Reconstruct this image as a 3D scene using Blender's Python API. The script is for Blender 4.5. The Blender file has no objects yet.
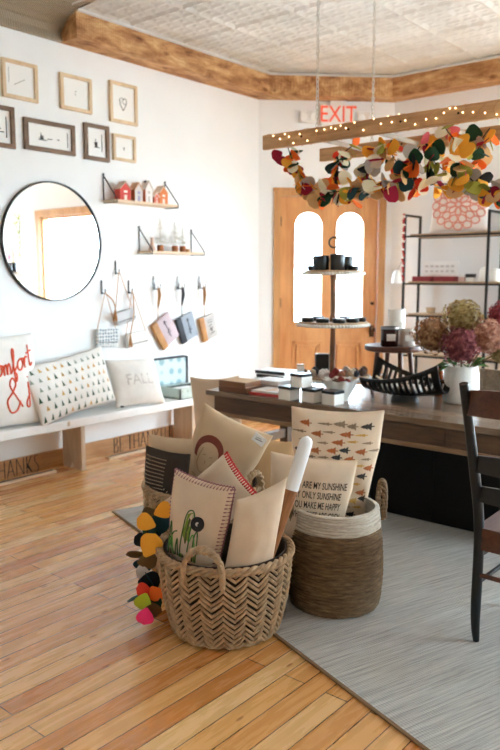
import bpy, bmesh, math, random
from mathutils import Vector, Matrix, noise
random.seed(7)
S = bpy.context.scene
C = S.collection
PI = math.pi
R = math.radians

# ---------------------------------------------------------------- camera geometry (also used to measure the room)
F, H = 738.0, 1.58
PITCH = math.atan(100 / F)
HEAD = R(40)
FW = Vector((math.cos(HEAD) * math.cos(PITCH), math.sin(HEAD) * math.cos(PITCH), -math.sin(PITCH)))
RT = Vector((math.sin(HEAD), -math.cos(HEAD), 0))
UP = RT.cross(FW)
EYE = Vector((0, 0, H))
def ray(x, y): return FW + RT * ((x - 250) / F) + UP * ((375 - y) / F)
def onz(x, y, z=0.0):
    d = ray(x, y); return EYE + d * ((z - H) / d.z)
def onx(x, y, X):
    d = ray(x, y); return EYE + d * (X / d.x)
def ony(x, y, Y):
    d = ray(x, y); return EYE + d * (Y / d.y)
def atd(x, y, D):                      # point at horizontal distance D from the viewer
    d = ray(x, y); return EYE + d * (D / math.hypot(d.x, d.y))

# ---------------------------------------------------------------- materials
def lin(c):
    return tuple(((v / 255) / 12.92 if v / 255 <= .04045 else ((v / 255 + .055) / 1.055) ** 2.4) for v in c) + (1,)
class NT:
    def __init__(s, name):
        s.m = bpy.data.materials.new(name); s.m.use_nodes = True
        s.t = s.m.node_tree; s.b = s.t.nodes['Principled BSDF']
    def n(s, typ, **kw):
        o = s.t.nodes.new('ShaderNode' + typ)
        for k, v in kw.items():
            if k.startswith('_'): setattr(o, k[1:], v)
            else: o.inputs[k.replace('__', ' ')].default_value = v
        return o
    def l(s, a, ao, b, bi): s.t.links.new(a.outputs[ao], b.inputs[bi])
    def coord(s, scale=(1, 1, 1), rot=(0, 0, 0)):
        c = s.n('TexCoord'); mp = s.n('Mapping'); mp.inputs['Scale'].default_value = scale; mp.inputs['Rotation'].default_value = rot
        s.l(c, 'Object', mp, 'Vector'); return mp
    def ramp(s, stops):
        r = s.n('ValToRGB'); e = r.color_ramp.elements
        while len(e) < len(stops): e.new(.5)
        for i, (p, c) in enumerate(stops): e[i].position = p; e[i].color = c
        return r
    def bump(s, src, out, strength, dist=.01):
        b = s.n('Bump'); b.inputs['Strength'].default_value = strength; b.inputs['Distance'].default_value = dist
        s.l(src, out, b, 'Height'); s.l(b, 'Normal', s.b, 'Normal'); return b
def M(name, col, rough=.6, metal=0, var=.0, scale=20, bump=0, spec=.5, sheen=0):
    t = NT(name); c = lin(col); t.b.inputs['Base Color'].default_value = c
    t.b.inputs['Roughness'].default_value = rough; t.b.inputs['Metallic'].default_value = metal
    t.b.inputs['Specular IOR Level'].default_value = spec
    if sheen: t.b.inputs['Sheen Weight'].default_value = sheen
    if var or bump:
        mp = t.coord(); nz = t.n('TexNoise', Scale=scale, Detail=4.0); t.l(mp, 0, nz, 'Vector')
        if var:
            lo = tuple(x * (1 - var) for x in c[:3]) + (1,); hi = tuple(min(1, x * (1 + var)) for x in c[:3]) + (1,)
            r = t.ramp([(.3, lo), (.7, hi)]); t.l(nz, 'Fac', r, 'Fac'); t.l(r, 'Color', t.b, 'Base Color')
        if bump: t.bump(nz, 'Fac', bump)
    return t.m
def fabric(name, col, scale=420, var=.06, rough=.9, bump=.25):
    t = NT(name); c = lin(col); mp = t.coord()
    w1 = t.n('TexWave', Scale=scale / 6.0); w1.bands_direction = 'X'
    w2 = t.n('TexWave', Scale=scale / 6.0); w2.bands_direction = 'Z'
    nz = t.n('TexNoise', Scale=9.0, Detail=5.0)
    for o in (w1, w2, nz): t.l(mp, 0, o, 'Vector')
    mx = t.n('Math', _operation='MULTIPLY'); t.l(w1, 'Fac', mx, 0); t.l(w2, 'Fac', mx, 1)
    lo = tuple(x * (1 - var) for x in c[:3]) + (1,); hi = tuple(min(1, x * (1 + var)) for x in c[:3]) + (1,)
    r = t.ramp([(.3, lo), (.7, hi)]); t.l(nz, 'Fac', r, 'Fac'); t.l(r, 'Color', t.b, 'Base Color')
    t.b.inputs['Roughness'].default_value = rough; t.b.inputs['Specular IOR Level'].default_value = .2
    t.bump(mx, 0, bump, .002)
    return t.m
def wood(name, dark, light, axis='X', scale=1.0, rough=.55, bump=.2, spec=.4, blotch=.5):
    t = NT(name)
    sc = {'X': (1.2, 14, 14), 'Y': (14, 1.2, 14), 'Z': (14, 14, 1.2)}[axis]
    mp = t.coord(tuple(v * scale for v in sc))
    nz = t.n('TexNoise', Scale=3.0, Detail=8.0, Roughness=.65, Distortion=.6); t.l(mp, 0, nz, 'Vector')
    mp2 = t.coord(tuple(v * scale for v in {'X': (1, 3, 3), 'Y': (3, 1, 3), 'Z': (3, 3, 1)}[axis]))
    n2 = t.n('TexNoise', Scale=2.2, Detail=3.0); t.l(mp2, 0, n2, 'Vector')
    ad = t.n('Mix', _data_type='FLOAT'); ad.inputs[0].default_value = blotch
    t.l(nz, 'Fac', ad, 2); t.l(n2, 'Fac', ad, 3)
    r = t.ramp([(.34, lin(dark)), (.66, lin(light))]); t.l(ad, 0, r, 'Fac'); t.l(r, 'Color', t.b, 'Base Color')
    t.b.inputs['Roughness'].default_value = rough; t.b.inputs['Specular IOR Level'].default_value = spec
    t.bump(nz, 'Fac', bump, .004)
    return t.m

def mat_floor():
    t = NT('pine_floorboards'); mp = t.coord()
    br = t.n('TexBrick', _offset=.37, _offset_frequency=2)
    br.inputs['Color1'].default_value = (0, 0, 0, 1); br.inputs['Color2'].default_value = (1, 1, 1, 1); br.inputs['Mortar'].default_value = (.5, .5, .5, 1)
    br.inputs['Scale'].default_value = 1; br.inputs['Mortar Size'].default_value = .0021; br.inputs['Mortar Smooth'].default_value = .1
    br.inputs['Brick Width'].default_value = 1.35; br.inputs['Row Height'].default_value = .098; br.inputs['Bias'].default_value = 0
    t.l(mp, 0, br, 'Vector')
    tint = t.ramp([(0, lin((198, 120, 58))), (.25, lin((220, 154, 86))), (.7, lin((234, 178, 110))), (1, lin((243, 204, 146)))])
    t.l(br, 'Color', tint, 'Fac')
    g = t.coord((1.3, 15, 1)); nz = t.n('TexNoise', Scale=2.2, Detail=7.0, Roughness=.6, Distortion=.5); t.l(g, 0, nz, 'Vector')
    gr = t.ramp([(.3, (.78, .68, .58, 1)), (.55, (1, 1, 1, 1))]); t.l(nz, 'Fac', gr, 'Fac')
    m1 = t.n('Mix', _data_type='RGBA', _blend_type='MULTIPLY'); m1.inputs[0].default_value = .6
    t.l(tint, 'Color', m1, 6); t.l(gr, 'Color', m1, 7)
    kc = t.coord((2.2, 6.5, 1)); vo = t.n('TexVoronoi', Scale=1.6); t.l(kc, 0, vo, 'Vector')
    kr = t.ramp([(0, (.25, .13, .07, 1)), (.055, (.55, .38, .25, 1)), (.09, (1, 1, 1, 1))]); t.l(vo, 'Distance', kr, 'Fac')
    m2 = t.n('Mix', _data_type='RGBA', _blend_type='MULTIPLY'); m2.inputs[0].default_value = .8
    t.l(m1, 2, m2, 6); t.l(kr, 'Color', m2, 7)
    m3 = t.n('Mix', _data_type='RGBA'); t.l(br, 'Fac', m3, 0); t.l(m2, 2, m3, 6); m3.inputs[7].default_value = lin((70, 40, 22))
    t.l(m3, 2, t.b, 'Base Color')
    rr = t.ramp([(.3, (.20, .20, .20, 1)), (.7, (.34, .34, .34, 1))]); t.l(nz, 'Fac', rr, 'Fac'); t.l(rr, 'Color', t.b, 'Roughness'); t.b.inputs['Coat Weight'].default_value = .5; t.b.inputs['Coat Roughness'].default_value = .22
    iv = t.n('Math', _operation='SUBTRACT'); iv.inputs[0].default_value = 1; t.l(br, 'Fac', iv, 1)
    t.bump(iv, 0, .5, .003)
    return t.m
def mat_table_top():
    t = NT('weathered_table_planks'); mp = t.coord((1, 1, 1), (0, 0, R(90)))
    br = t.n('TexBrick', _offset=.5)
    br.inputs['Color1'].default_value = (0, 0, 0, 1); br.inputs['Color2'].default_value = (1, 1, 1, 1); br.inputs['Mortar'].default_value = (.5, .5, .5, 1)
    br.inputs['Scale'].default_value = 1; br.inputs['Mortar Size'].default_value = .002; br.inputs['Brick Width'].default_value = 6; br.inputs['Row Height'].default_value = .155
    t.l(mp, 0, br, 'Vector')
    g = t.coord((26, 1.5, 20)); nz = t.n('TexNoise', Scale=3.0, Detail=8.0, Roughness=.65, Distortion=.5); t.l(g, 0, nz, 'Vector')
    ad = t.n('Mix', _data_type='FLOAT'); ad.inputs[0].default_value = .35; t.l(nz, 'Fac', ad, 2); t.l(br, 'Color', ad, 3)
    r = t.ramp([(.25, lin((70, 52, 40))), (.55, lin((116, 92, 72))), (.8, lin((146, 124, 102)))]); t.l(ad, 0, r, 'Fac')
    m3 = t.n('Mix', _data_type='RGBA'); t.l(br, 'Fac', m3, 0); t.l(r, 'Color', m3, 6); m3.inputs[7].default_value = lin((45, 32, 25))
    t.l(m3, 2, t.b, 'Base Color'); t.b.inputs['Roughness'].default_value = .24
    t.bump(nz, 'Fac', .15, .003)
    return t.m
def mat_rug():
    t = NT('flatweave_rug'); mp = t.coord((90, 7, 1))
    nz = t.n('TexNoise', Scale=1.0, Detail=5.0, Roughness=.7); mp2 = t.coord((3, 95, 1)); t.l(mp2, 0, nz, 'Vector')
    r = t.ramp([(.28, lin((146, 146, 144))), (.5, lin((194, 194, 190))), (.72, lin((220, 219, 214)))]); t.l(nz, 'Fac', r, 'Fac'); t.l(r, 'Color', t.b, 'Base Color')
    wc = t.coord((1, 1, 1)); w = t.n('TexWave', Scale=32.0, Distortion=1.0); w.bands_direction = 'Y'; t.l(wc, 0, w, 'Vector')
    w2 = t.n('TexWave', Scale=26.0, Distortion=1.0); w2.bands_direction = 'X'; t.l(wc, 0, w2, 'Vector')
    mx = t.n('Math', _operation='ADD'); t.l(w, 'Fac', mx, 0); t.l(w2, 'Fac', mx, 1)
    t.bump(mx, 0, .5, .004); t.b.inputs['Roughness'].default_value = .95; t.b.inputs['Specular IOR Level'].default_value = .15
    return t.m
def mat_glass():
    t = NT('window_glass'); tr = t.n('BsdfTransparent'); gl = t.n('BsdfGlossy'); gl.inputs['Roughness'].default_value = .0
    mx = t.n('MixShader'); mx.inputs[0].default_value = .06
    t.l(tr, 0, mx, 1); t.l(gl, 0, mx, 2); t.l(mx, 0, t.t.nodes['Material Output'], 'Surface'); return t.m
def mat_emit(name, col, s):
    t = NT(name); t.b.inputs['Emission Color'].default_value = lin(col); t.b.inputs['Emission Strength'].default_value = s
    t.b.inputs['Base Color'].default_value = lin(col); return t.m
def mat_tin():
    t = NT('painted_tin_ceiling'); mp = t.coord()
    nz = t.n('TexNoise', Scale=2.0, Detail=6.0, Roughness=.65); t.l(mp, 0, nz, 'Vector')
    r = t.ramp([(.3, lin((188, 185, 180))), (.7, lin((218, 216, 213)))]); t.l(nz, 'Fac', r, 'Fac'); t.l(r, 'Color', t.b, 'Base Color')
    t.b.inputs['Roughness'].default_value = .5; return t.m

m_wall = M('white_wall_paint', (242, 243, 243), .75, var=.015, scale=3)
m_floor = mat_floor(); m_tin = mat_tin(); m_glass = mat_glass(); m_rug = mat_rug(); m_ttop = mat_table_top()
def mat_beam(axis):
    t = NT('rough_sawn_beam_' + axis)
    mp = t.coord({'X': (2.2, 7, 7), 'Y': (7, 2.2, 7)}[axis]); nz = t.n('TexNoise', Scale=1.6, Detail=9.0, Roughness=.7, Distortion=.35); t.l(mp, 0, nz, 'Vector')
    r = t.ramp([(.30, lin((108, 66, 36))), (.42, lin((164, 112, 68))), (.55, lin((200, 152, 102))), (.70, lin((230, 194, 146)))]); t.l(nz, 'Fac', r, 'Fac')
    ks = t.coord({'X': (1.3, 3, 3), 'Y': (3, 1.3, 3)}[axis]); vo = t.n('TexVoronoi', Scale=2.2); t.l(ks, 0, vo, 'Vector')
    kr = t.ramp([(0, (.22, .12, .07, 1)), (.09, (.5, .36, .26, 1)), (.16, (1, 1, 1, 1))]); t.l(vo, 'Distance', kr, 'Fac')
    mx = t.n('Mix', _data_type='RGBA', _blend_type='MULTIPLY'); mx.inputs[0].default_value = .85; t.l(r, 'Color', mx, 6); t.l(kr, 'Color', mx, 7)
    sw = t.coord(); w = t.n('TexWave', Scale=14.0, Distortion=4.0, Detail=3.0); w.bands_direction = axis; t.l(sw, 0, w, 'Vector')
    wr = t.ramp([(0, (.72, .72, .72, 1)), (.5, (1, 1, 1, 1))]); t.l(w, 'Fac', wr, 'Fac')
    m2 = t.n('Mix', _data_type='RGBA', _blend_type='MULTIPLY'); m2.inputs[0].default_value = .6; t.l(mx, 2, m2, 6); t.l(wr, 'Color', m2, 7)
    t.l(m2, 2, t.b, 'Base Color'); t.b.inputs['Roughness'].default_value = .75; t.bump(nz, 'Fac', .7, .01); return t.m
m_beam = {a: mat_beam(a) for a in 'XY'}
def mat_cove():
    t = NT('ribbed_metal_cove'); mp = t.coord(); w = t.n('TexWave', Scale=22.0, Distortion=1.0, Detail=2.0); w.bands_direction = 'X'; t.l(mp, 0, w, 'Vector')
    r = t.ramp([(0, lin((128, 110, 86))), (.5, lin((160, 143, 118))), (1, lin((190, 176, 154)))]); t.l(w, 'Fac', r, 'Fac'); t.l(r, 'Color', t.b, 'Base Color')
    t.b.inputs['Metallic'].default_value = .25; t.b.inputs['Roughness'].default_value = .4; t.bump(w, 'Fac', .5, .01); return t.m
m_cove = mat_cove()
m_base = wood('pine_baseboard', (168, 118, 74), (206, 160, 112), 'X', 1, .45)
m_door = wood('golden_oak_door', (204, 138, 82), (234, 178, 120), 'Z', .8, .4, .1)
m_trim = wood('oak_door_trim', (182, 126, 74), (219, 168, 112), 'Z', .8, .45, .1)
m_white = M('white_paint', (240, 238, 234), .5)
m_bench = M('white_bench_paint', (243, 242, 240), .45, var=.03, scale=8)
m_benchw = wood('worn_bench_wood', (176, 148, 118), (222, 204, 182), 'Z', .7, .6)
m_black = M('black_metal', (22, 22, 22), .45, spec=.4)
m_blackp = M('black_satin', (16, 16, 17), .35)
m_dark = M('black_chest_paint', (12, 11, 11), .6, var=.3, scale=6, spec=.2)
m_mirror = M('mirror_silver', (248, 248, 248), .0, 1)
m_brass = M('brown_bronze', (70, 48, 30), .4, .8)
m_steel = M('grey_steel', (150, 150, 150), .35, .9)
m_chain = M('white_chain', (205, 200, 192), .4, .5)
m_tablew = wood('dark_table_wood', (58, 40, 28), (108, 80, 58), 'Y', 1, .45)
m_edge = wood('worn_table_edge', (110, 82, 58), (165, 132, 100), 'Y', 1, .45)
m_walnut = wood('walnut_stain', (62, 34, 22), (104, 62, 40), 'Y', 1, .4)
m_barn = wood('grey_barn_wood', (96, 84, 72), (150, 136, 118), 'Y', 1, .7)
m_pale = wood('pale_birch', (214, 186, 152), (240, 216, 186), 'X', 1.5, .5)
m_oakf = wood('light_oak_frame', (206, 178, 140), (232, 208, 174), 'Z', 2, .5)
m_brownf = wood('brown_stained_frame', (96, 74, 58), (136, 108, 86), 'X', 2, .55)
m_ladder = wood('old_ladder_wood', (158, 114, 72), (226, 182, 132), 'Y', 1, .7, .4)
m_dowel = wood('bleached_rung', (150, 140, 128), (196, 186, 172), 'X', 2, .7)
m_paper = M('white_paper', (244, 243, 240), .8)
m_ink = M('grey_ink', (120, 118, 116), .8)
m_inkd = M('dark_ink', (44, 42, 42), .8)
m_cream = fabric('cream_canvas', (224, 202, 175))
m_cream2 = fabric('natural_linen', (208, 181, 148))
m_tan = fabric('tan_linen', (180, 144, 104))
m_wcloth = fabric('white_cotton', (233, 227, 219))
m_char = fabric('charcoal_knit', (62, 54, 48), bump=.5)
m_stripe = fabric('striped_backing', (96, 74, 66))
m_coral = M('coral_print', (222, 84, 48), .85)
m_red = M('red_yarn', (176, 40, 40), .9)
m_pink = M('mauve_yarn', (150, 96, 104), .9)
m_green = M('green_print', (64, 92, 66), .9)
m_lgreen = M('cactus_green', (126, 150, 58), .9)
m_dgreen = M('leaf_green', (66, 108, 50), .8, var=.2, scale=40)
m_gold = M('mustard_print', (206, 160, 84), .9)
m_rust = M('rust_print', (172, 98, 52), .9)
m_brownred = M('red_brown_print', (128, 62, 48), .9, var=.1)
m_faint = M('faint_brown_print', (178, 146, 112), .9)
m_wick = M('whitewashed_wicker', (178, 150, 116), .75, var=.28, scale=35, bump=.3)
m_wickd = M('dark_basket_lining', (70, 54, 40), .9, var=.2, scale=30)
m_bluep = M('pale_blue_print', (176, 200, 204), .8, var=.15, scale=40)
m_leather = M('tan_leather', (186, 132, 78), .6, var=.15, scale=30)
m_ceramic = M('white_ceramic', (238, 236, 230), .3)
m_stone = M('speckled_white_vase', (232, 230, 224), .55, var=.06, scale=60)

# ---------------------------------------------------------------- mesh helpers
class MB:
    def __init__(s): s.bm = bmesh.new(); s.mi = 0
    def face(s, vs):
        try:
            f = s.bm.faces.new(vs); f.material_index = s.mi; return f
        except ValueError: return None
    def quadgrid(s, pts, closeu=False, closev=False):            # pts[i][j]
        V = [[s.bm.verts.new(p) for p in row] for row in pts]
        nu, nv = len(V), len(V[0])
        for i in range(nu if closeu else nu - 1):
            for j in range(nv if closev else nv - 1):
                s.face((V[i][j], V[(i + 1) % nu][j], V[(i + 1) % nu][(j + 1) % nv], V[i][(j + 1) % nv]))
        return V
    def box(s, c, size, rot=None, bev=0.0):
        mt = Matrix.Translation(c) @ (rot.to_4x4() if rot else Matrix.Identity(4)) @ Matrix.Diagonal((*size, 1))
        r = bmesh.ops.create_cube(s.bm, size=1, matrix=mt)
        fs = set(f for v in r['verts'] for f in v.link_faces)
        for f in fs: f.material_index = s.mi
        if bev:
            es = list(set(e for v in r['verts'] for e in v.link_edges))
            g = bmesh.ops.bevel(s.bm, geom=es, offset=bev, segments=2, affect='EDGES', profile=.5)
            for f in g['faces']: f.material_index = s.mi
        return s
    def b(s, x0, x1, y0, y1, z0, z1, bev=0.0):
        return s.box(((x0 + x1) / 2, (y0 + y1) / 2, (z0 + z1) / 2), (abs(x1 - x0), abs(y1 - y0), abs(z1 - z0)), None, bev)
    def tube(s, path, r, n=8, closed=False, caps=True, flat=1.0):
        P = [Vector(p) for p in path]; m = len(P)
        rs = r if isinstance(r, (list, tuple)) else [r] * m
        rings = []; ref = None
        for i in range(m):
            a = P[(i - 1) % m] if (closed or i > 0) else P[i]; b = P[(i + 1) % m] if (closed or i < m - 1) else P[i]
            t = (b - a)
            t = t.normalized() if t.length > 1e-9 else Vector((0, 0, 1))
            if ref is None:
                ref = Vector((0, 0, 1)) if abs(t.z) < .9 else Vector((1, 0, 0))
            u = (ref - t * ref.dot(t))
            u = u.normalized() if u.length > 1e-6 else t.orthogonal().normalized()
            w = t.cross(u); ref = u
            rings.append([P[i] + (u * math.cos(2 * PI * k / n) * flat + w * math.sin(2 * PI * k / n)) * rs[i] for k in range(n)])
        V = s.quadgrid(rings, closed, True)
        if caps and not closed:
            s.face(list(reversed(V[0]))); s.face(V[-1])
        return s
    def lathe(s, prof, n=32, c=(0, 0, 0), cap=False):
        c = Vector(c)
        pts = [[c + Vector((max(r, 1e-5) * math.cos(2 * PI * k / n), max(r, 1e-5) * math.sin(2 * PI * k / n), z)) for k in range(n)] for r, z in prof]
        V = s.quadgrid(pts, False, True)
        if cap: s.face(list(reversed(V[0]))); s.face(V[-1])
        return s
    def ball(s, c, rad, u=12, v=8, jit=0.0):
        rad = Vector((rad,) * 3) if isinstance(rad, (int, float)) else Vector(rad)
        r = bmesh.ops.create_uvsphere(s.bm, u_segments=u, v_segments=v, radius=1)
        for w in r['verts']:
            k = 1 + (noise.noise(w.co * 2.5 + Vector(c) * 13) * jit if jit else 0)
            w.co = Vector(c) + Vector((w.co.x * rad.x, w.co.y * rad.y, w.co.z * rad.z)) * k
        for f in set(f for w in r['verts'] for f in w.link_faces): f.material_index = s.mi
        return s
    def shape(s, loops, d0, d1, fr):                               # 2D loops (outer, holes) -> prism; fr(x, z, depth) -> point
        me = shape_mesh(loops)
        vs = {}
        for side, d in ((0, d0), (1, d1)):
            for v in me.vertices: vs[side, v.index] = s.bm.verts.new(fr(v.co.x, v.co.y, d))
            for p in me.polygons:
                ids = list(p.vertices)
                if side: ids.reverse()
                s.face([vs[side, i] for i in ids])
        cnt = {}
        for p in me.polygons:
            for k in p.edge_keys: cnt[k] = cnt.get(k, 0) + 1
        for (a, b), k in cnt.items():
            if k == 1: s.face((vs[0, a], vs[0, b], vs[1, b], vs[1, a]))
        bpy.data.meshes.remove(me)
        return s
    def build(s, name, mats, parent=None, smooth=False, loc=None, rot=None, doub=False):
        if doub: bmesh.ops.remove_doubles(s.bm, verts=s.bm.verts, dist=1e-5)
        bmesh.ops.recalc_face_normals(s.bm, faces=s.bm.faces)
        me = bpy.data.meshes.new(name); s.bm.to_mesh(me); s.bm.free()
        for m in (mats if isinstance(mats, (list, tuple)) else [mats]): me.materials.append(m)
        if smooth:
            me.polygons.foreach_set('use_smooth', [True] * len(me.polygons))
            try: me.set_sharp_from_angle(angle=R(smooth if smooth is not True else 50))
            except Exception: pass
        o = bpy.data.objects.new(name, me); C.objects.link(o)
        if parent: o.parent = parent
        if loc is not None: o.location = loc
        if rot is not None: o.rotation_euler = rot
        return o
def shape_mesh(loops):
    cu = bpy.data.curves.new('shape', 'CURVE'); cu.dimensions = '2D'; cu.fill_mode = 'BOTH'
    for lp in loops:
        sp = cu.splines.new('POLY'); sp.points.add(len(lp) - 1)
        for p, (x, y) in zip(sp.points, lp): p.co = (x, y, 0, 1)
        sp.use_cyclic_u = True
    o = bpy.data.objects.new('shape', cu); C.objects.link(o)
    me = bpy.data.meshes.new_from_object(o.evaluated_get(bpy.context.evaluated_depsgraph_get()))
    bpy.data.objects.remove(o); bpy.data.curves.remove(cu)
    bm = bmesh.new(); bm.from_mesh(me); bmesh.ops.remove_doubles(bm, verts=bm.verts, dist=1e-6); bm.to_mesh(me); bm.free()
    return me
def text_mesh(txt, size=1.0, off=0.0):
    cu = bpy.data.curves.new('txt', 'FONT'); cu.body = txt; cu.size = size; cu.align_x = 'CENTER'; cu.align_y = 'CENTER'; cu.fill_mode = 'BOTH'; cu.offset = off; cu.resolution_u = 4
    o = bpy.data.objects.new('txt', cu); C.objects.link(o)
    me = bpy.data.meshes.new_from_object(o.evaluated_get(bpy.context.evaluated_depsgraph_get()))
    bpy.data.objects.remove(o); bpy.data.curves.remove(cu)
    bm = bmesh.new(); bm.from_mesh(me); bmesh.ops.remove_doubles(bm, verts=bm.verts, dist=1e-6); bm.to_mesh(me); bm.free()
    return me
def add_text(mb, txt, size, fr, d0, d1, sx=1.0, off=0.0, cuts=0):
    me = text_mesh(txt, size, off)
    bm = bmesh.new(); bm.from_mesh(me); bpy.data.meshes.remove(me)
    if cuts:
        xs = [v.co.x for v in bm.verts]; ys = [v.co.y for v in bm.verts]
        for k in range(1, cuts):
            bmesh.ops.bisect_plane(bm, geom=bm.verts[:] + bm.edges[:] + bm.faces[:], plane_co=(min(xs) + (max(xs) - min(xs)) * k / cuts, 0, 0), plane_no=(1, 0, 0))
    bm.verts.index_update(); bm.faces.index_update()
    vs = {}
    sides = ((0, d0), (1, d1)) if d1 is not None else ((0, d0),)
    for side, d in sides:
        for v in bm.verts: vs[side, v.index] = mb.bm.verts.new(fr(v.co.x * sx, v.co.y, d))
        for f in bm.faces:
            ids = [v.index for v in f.verts]
            mb.face([vs[side, i] for i in (reversed(ids) if side else ids)])
    if d1 is not None:
        for e in bm.edges:
            if len(e.link_faces) == 1:
                a, b = e.verts[0].index, e.verts[1].index
                mb.face((vs[0, a], vs[0, b], vs[1, b], vs[1, a]))
    bm.free()
def tag(o, label, cat, group=None):
    o['label'] = label; o['category'] = cat
    if group: o['group'] = group
    return o
def thing(name, label, cat, loc=(0, 0, 0), rot=(0, 0, 0), group=None):
    o = bpy.data.objects.new(name, None); C.objects.link(o); o.empty_display_size = .05
    o.location = loc; o.rotation_euler = rot if hasattr(rot, '__len__') else (0, 0, rot)
    return tag(o, label, cat, group)
def struct(o): o['kind'] = 'structure'; return o
def circ(cx, cy, r, n=24, a0=0, a1=2 * PI, end=False):
    k = n if not end else n - 1
    return [(cx + r * math.cos(a0 + (a1 - a0) * i / k), cy + r * math.sin(a0 + (a1 - a0) * i / k)) for i in range(n)]
def smoothpath(pts, n=6):                                          # Catmull-Rom
    P = [Vector(p) for p in pts]; out = []
    for i in range(len(P) - 1):
        p0 = P[max(i - 1, 0)]; p1 = P[i]; p2 = P[i + 1]; p3 = P[min(i + 2, len(P) - 1)]
        for k in range(n):
            t = k / n
            out.append(.5 * ((2 * p1) + (p2 - p0) * t + (2 * p0 - 5 * p1 + 4 * p2 - p3) * t * t + (3 * p1 - p0 - 3 * p2 + p3) * t ** 3))
    out.append(P[-1]); return out

# ================================================================ THE ROOM
WX, WY, ZB, ZC = 7.25, 5.10, 3.40, 3.62          # right wall, left wall, underside of beams, ceiling
X0, Y0 = -2.4, -2.8
CH = 1.03                                        # the cut corner with the door
P1 = Vector((WX - CH, WY, 0)); P2 = Vector((WX, WY - CH, 0)); DL = CH * math.sqrt(2)
struct(MB().b(X0, WX + .6, Y0, WY + .6, -.12, 0).build('floor', m_floor))
struct(MB().b(X0 - .15, P1.x + .06, WY, WY + .15, 0, ZC + .1).build('wall_left', m_wall))
w = MB()
def dloc(mb, name, mats, parent=None, smooth=False): return mb.build(name, mats, parent, smooth, loc=P1, rot=(0, 0, R(-45)))
DA, DB, DT = .20, 1.35, 2.45                     # door opening in the cut wall
w.b(-.02, DA, 0, .15, 0, ZC + .1); w.b(DB, DL + .02, 0, .15, 0, ZC + .1); w.b(DA, DB, 0, .15, DT, ZC + .1)
struct(dloc(w, 'wall_corner', m_wall))
W1 = (-.42, 2.25, .62, 2.52)                     # shop window in the right wall: y0 y1 z0 z1
w = MB(); X = WX
w.b(X, X + .15, W1[1], P2.y + .06, 0, ZC + .1); w.b(X, X + .15, Y0 - .15, W1[0], 0, ZC + .1)
w.b(X, X + .15, W1[0], W1[1], 0, W1[2]); w.b(X, X + .15, W1[0], W1[1], W1[3], ZC + .1)
struct(w.build('wall_right', m_wall))
struct(MB().b(X0 - .15, X0, Y0 - .15, WY + .15, 0, ZC + .1).build('wall_back', m_wall))
W2 = (5.0, 6.9, .62, 2.6)                         # unseen window added to the near wall for its light: x0 x1 z0 z1
w = MB(); w.b(X0 - .15, W2[0], Y0 - .15, Y0, 0, ZC + .1); w.b(W2[1], WX + .15, Y0 - .15, Y0, 0, ZC + .1)
w.b(W2[0], W2[1], Y0 - .15, Y0, 0, W2[2]); w.b(W2[0], W2[1], Y0 - .15, Y0, W2[3], ZC + .1)
struct(w.build('wall_near', m_wall))
# windows
def window(name, x0, x1, z0, z1, fr, nx):
    f = MB()
    def bb(a, b, y0, y1, c, d): 
        p = fr(a, y0, c); q = fr(b, y1, d); f.b(min(p[0], q[0]), max(p[0], q[0]), min(p[1], q[1]), max(p[1], q[1]), c, d)
    t = .11
    bb(x0 - t, x0, -.03, .02, z0 - t, z1 + t); bb(x1, x1 + t, -.03, .02, z0 - t, z1 + t); bb(x0, x1, -.03, .02, z1, z1 + t); bb(x0 - t, x1 + t, -.06, .02, z0 - .05, z0)
    bb(x0, x0 + .04, .02, .13, z0, z1); bb(x1 - .04, x1, .02, .13, z0, z1); bb(x0, x1, .02, .13, z1 - .04, z1); bb(x0, x1, .02, .13, z0, z0 + .04)
    for k in range(1, nx):
        a = x0 + (x1 - x0) * k / nx; bb(a - .025, a + .025, .04, .11, z0, z1)
    o = struct(f.build(name, m_trim))
    g = MB(); p = fr(x0, .07, z0); q = fr(x1, .08, z1); g.b(min(p[0], q[0]), max(p[0], q[0]), min(p[1], q[1]), max(p[1], q[1]), z0, z1)
    g.build('window_pane', m_glass, o)
window('window_1', W1[0], W1[1], W1[2], W1[3], lambda a, d, c: (WX + d, a, c), 1)
window('added_window', W2[0], W2[1], W2[2], W2[3], lambda a, d, c: (a, Y0 - d, c), 2)  # out of view, added to send daylight onto the left wall
# tin ceiling with stamped coffers: real relief
def tin_h(x, y):
    T = .61; a = (x / T) % 1; b = (y / T) % 1
    ed = min(a, 1 - a, b, 1 - b)
    h = .010 if ed < .035 else 0
    q = 4; c = (a * q) % 1; d = (b * q) % 1
    e2 = min(c, 1 - c, d, 1 - d)
    h += -.008 * min(1, max(0, (e2 - .1) / .16))
    rr = math.hypot(c - .5, d - .5)
    h += .008 * max(0, 1 - rr / .2)
    return h
w = MB(); st = .038; nx = int((WX + .3 - .4) / st); ny = int((WY + .3 + .6) / st)
w.quadgrid([[(.4 + i * st, -.6 + j * st, ZC - tin_h(.4 + i * st, -.6 + j * st)) for j in range(ny)] for i in range(nx)])
w.b(X0 - .2, WX + .3, Y0 - .2, WY + .3, ZC + .03, ZC + .15)
w.b(X0 - .2, .4, Y0 - .2, WY + .3, ZC, ZC + .04); w.b(.4, WX + .3, Y0 - .2, -.6, ZC, ZC + .04)
struct(w.build('ceiling', m_tin))
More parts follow.
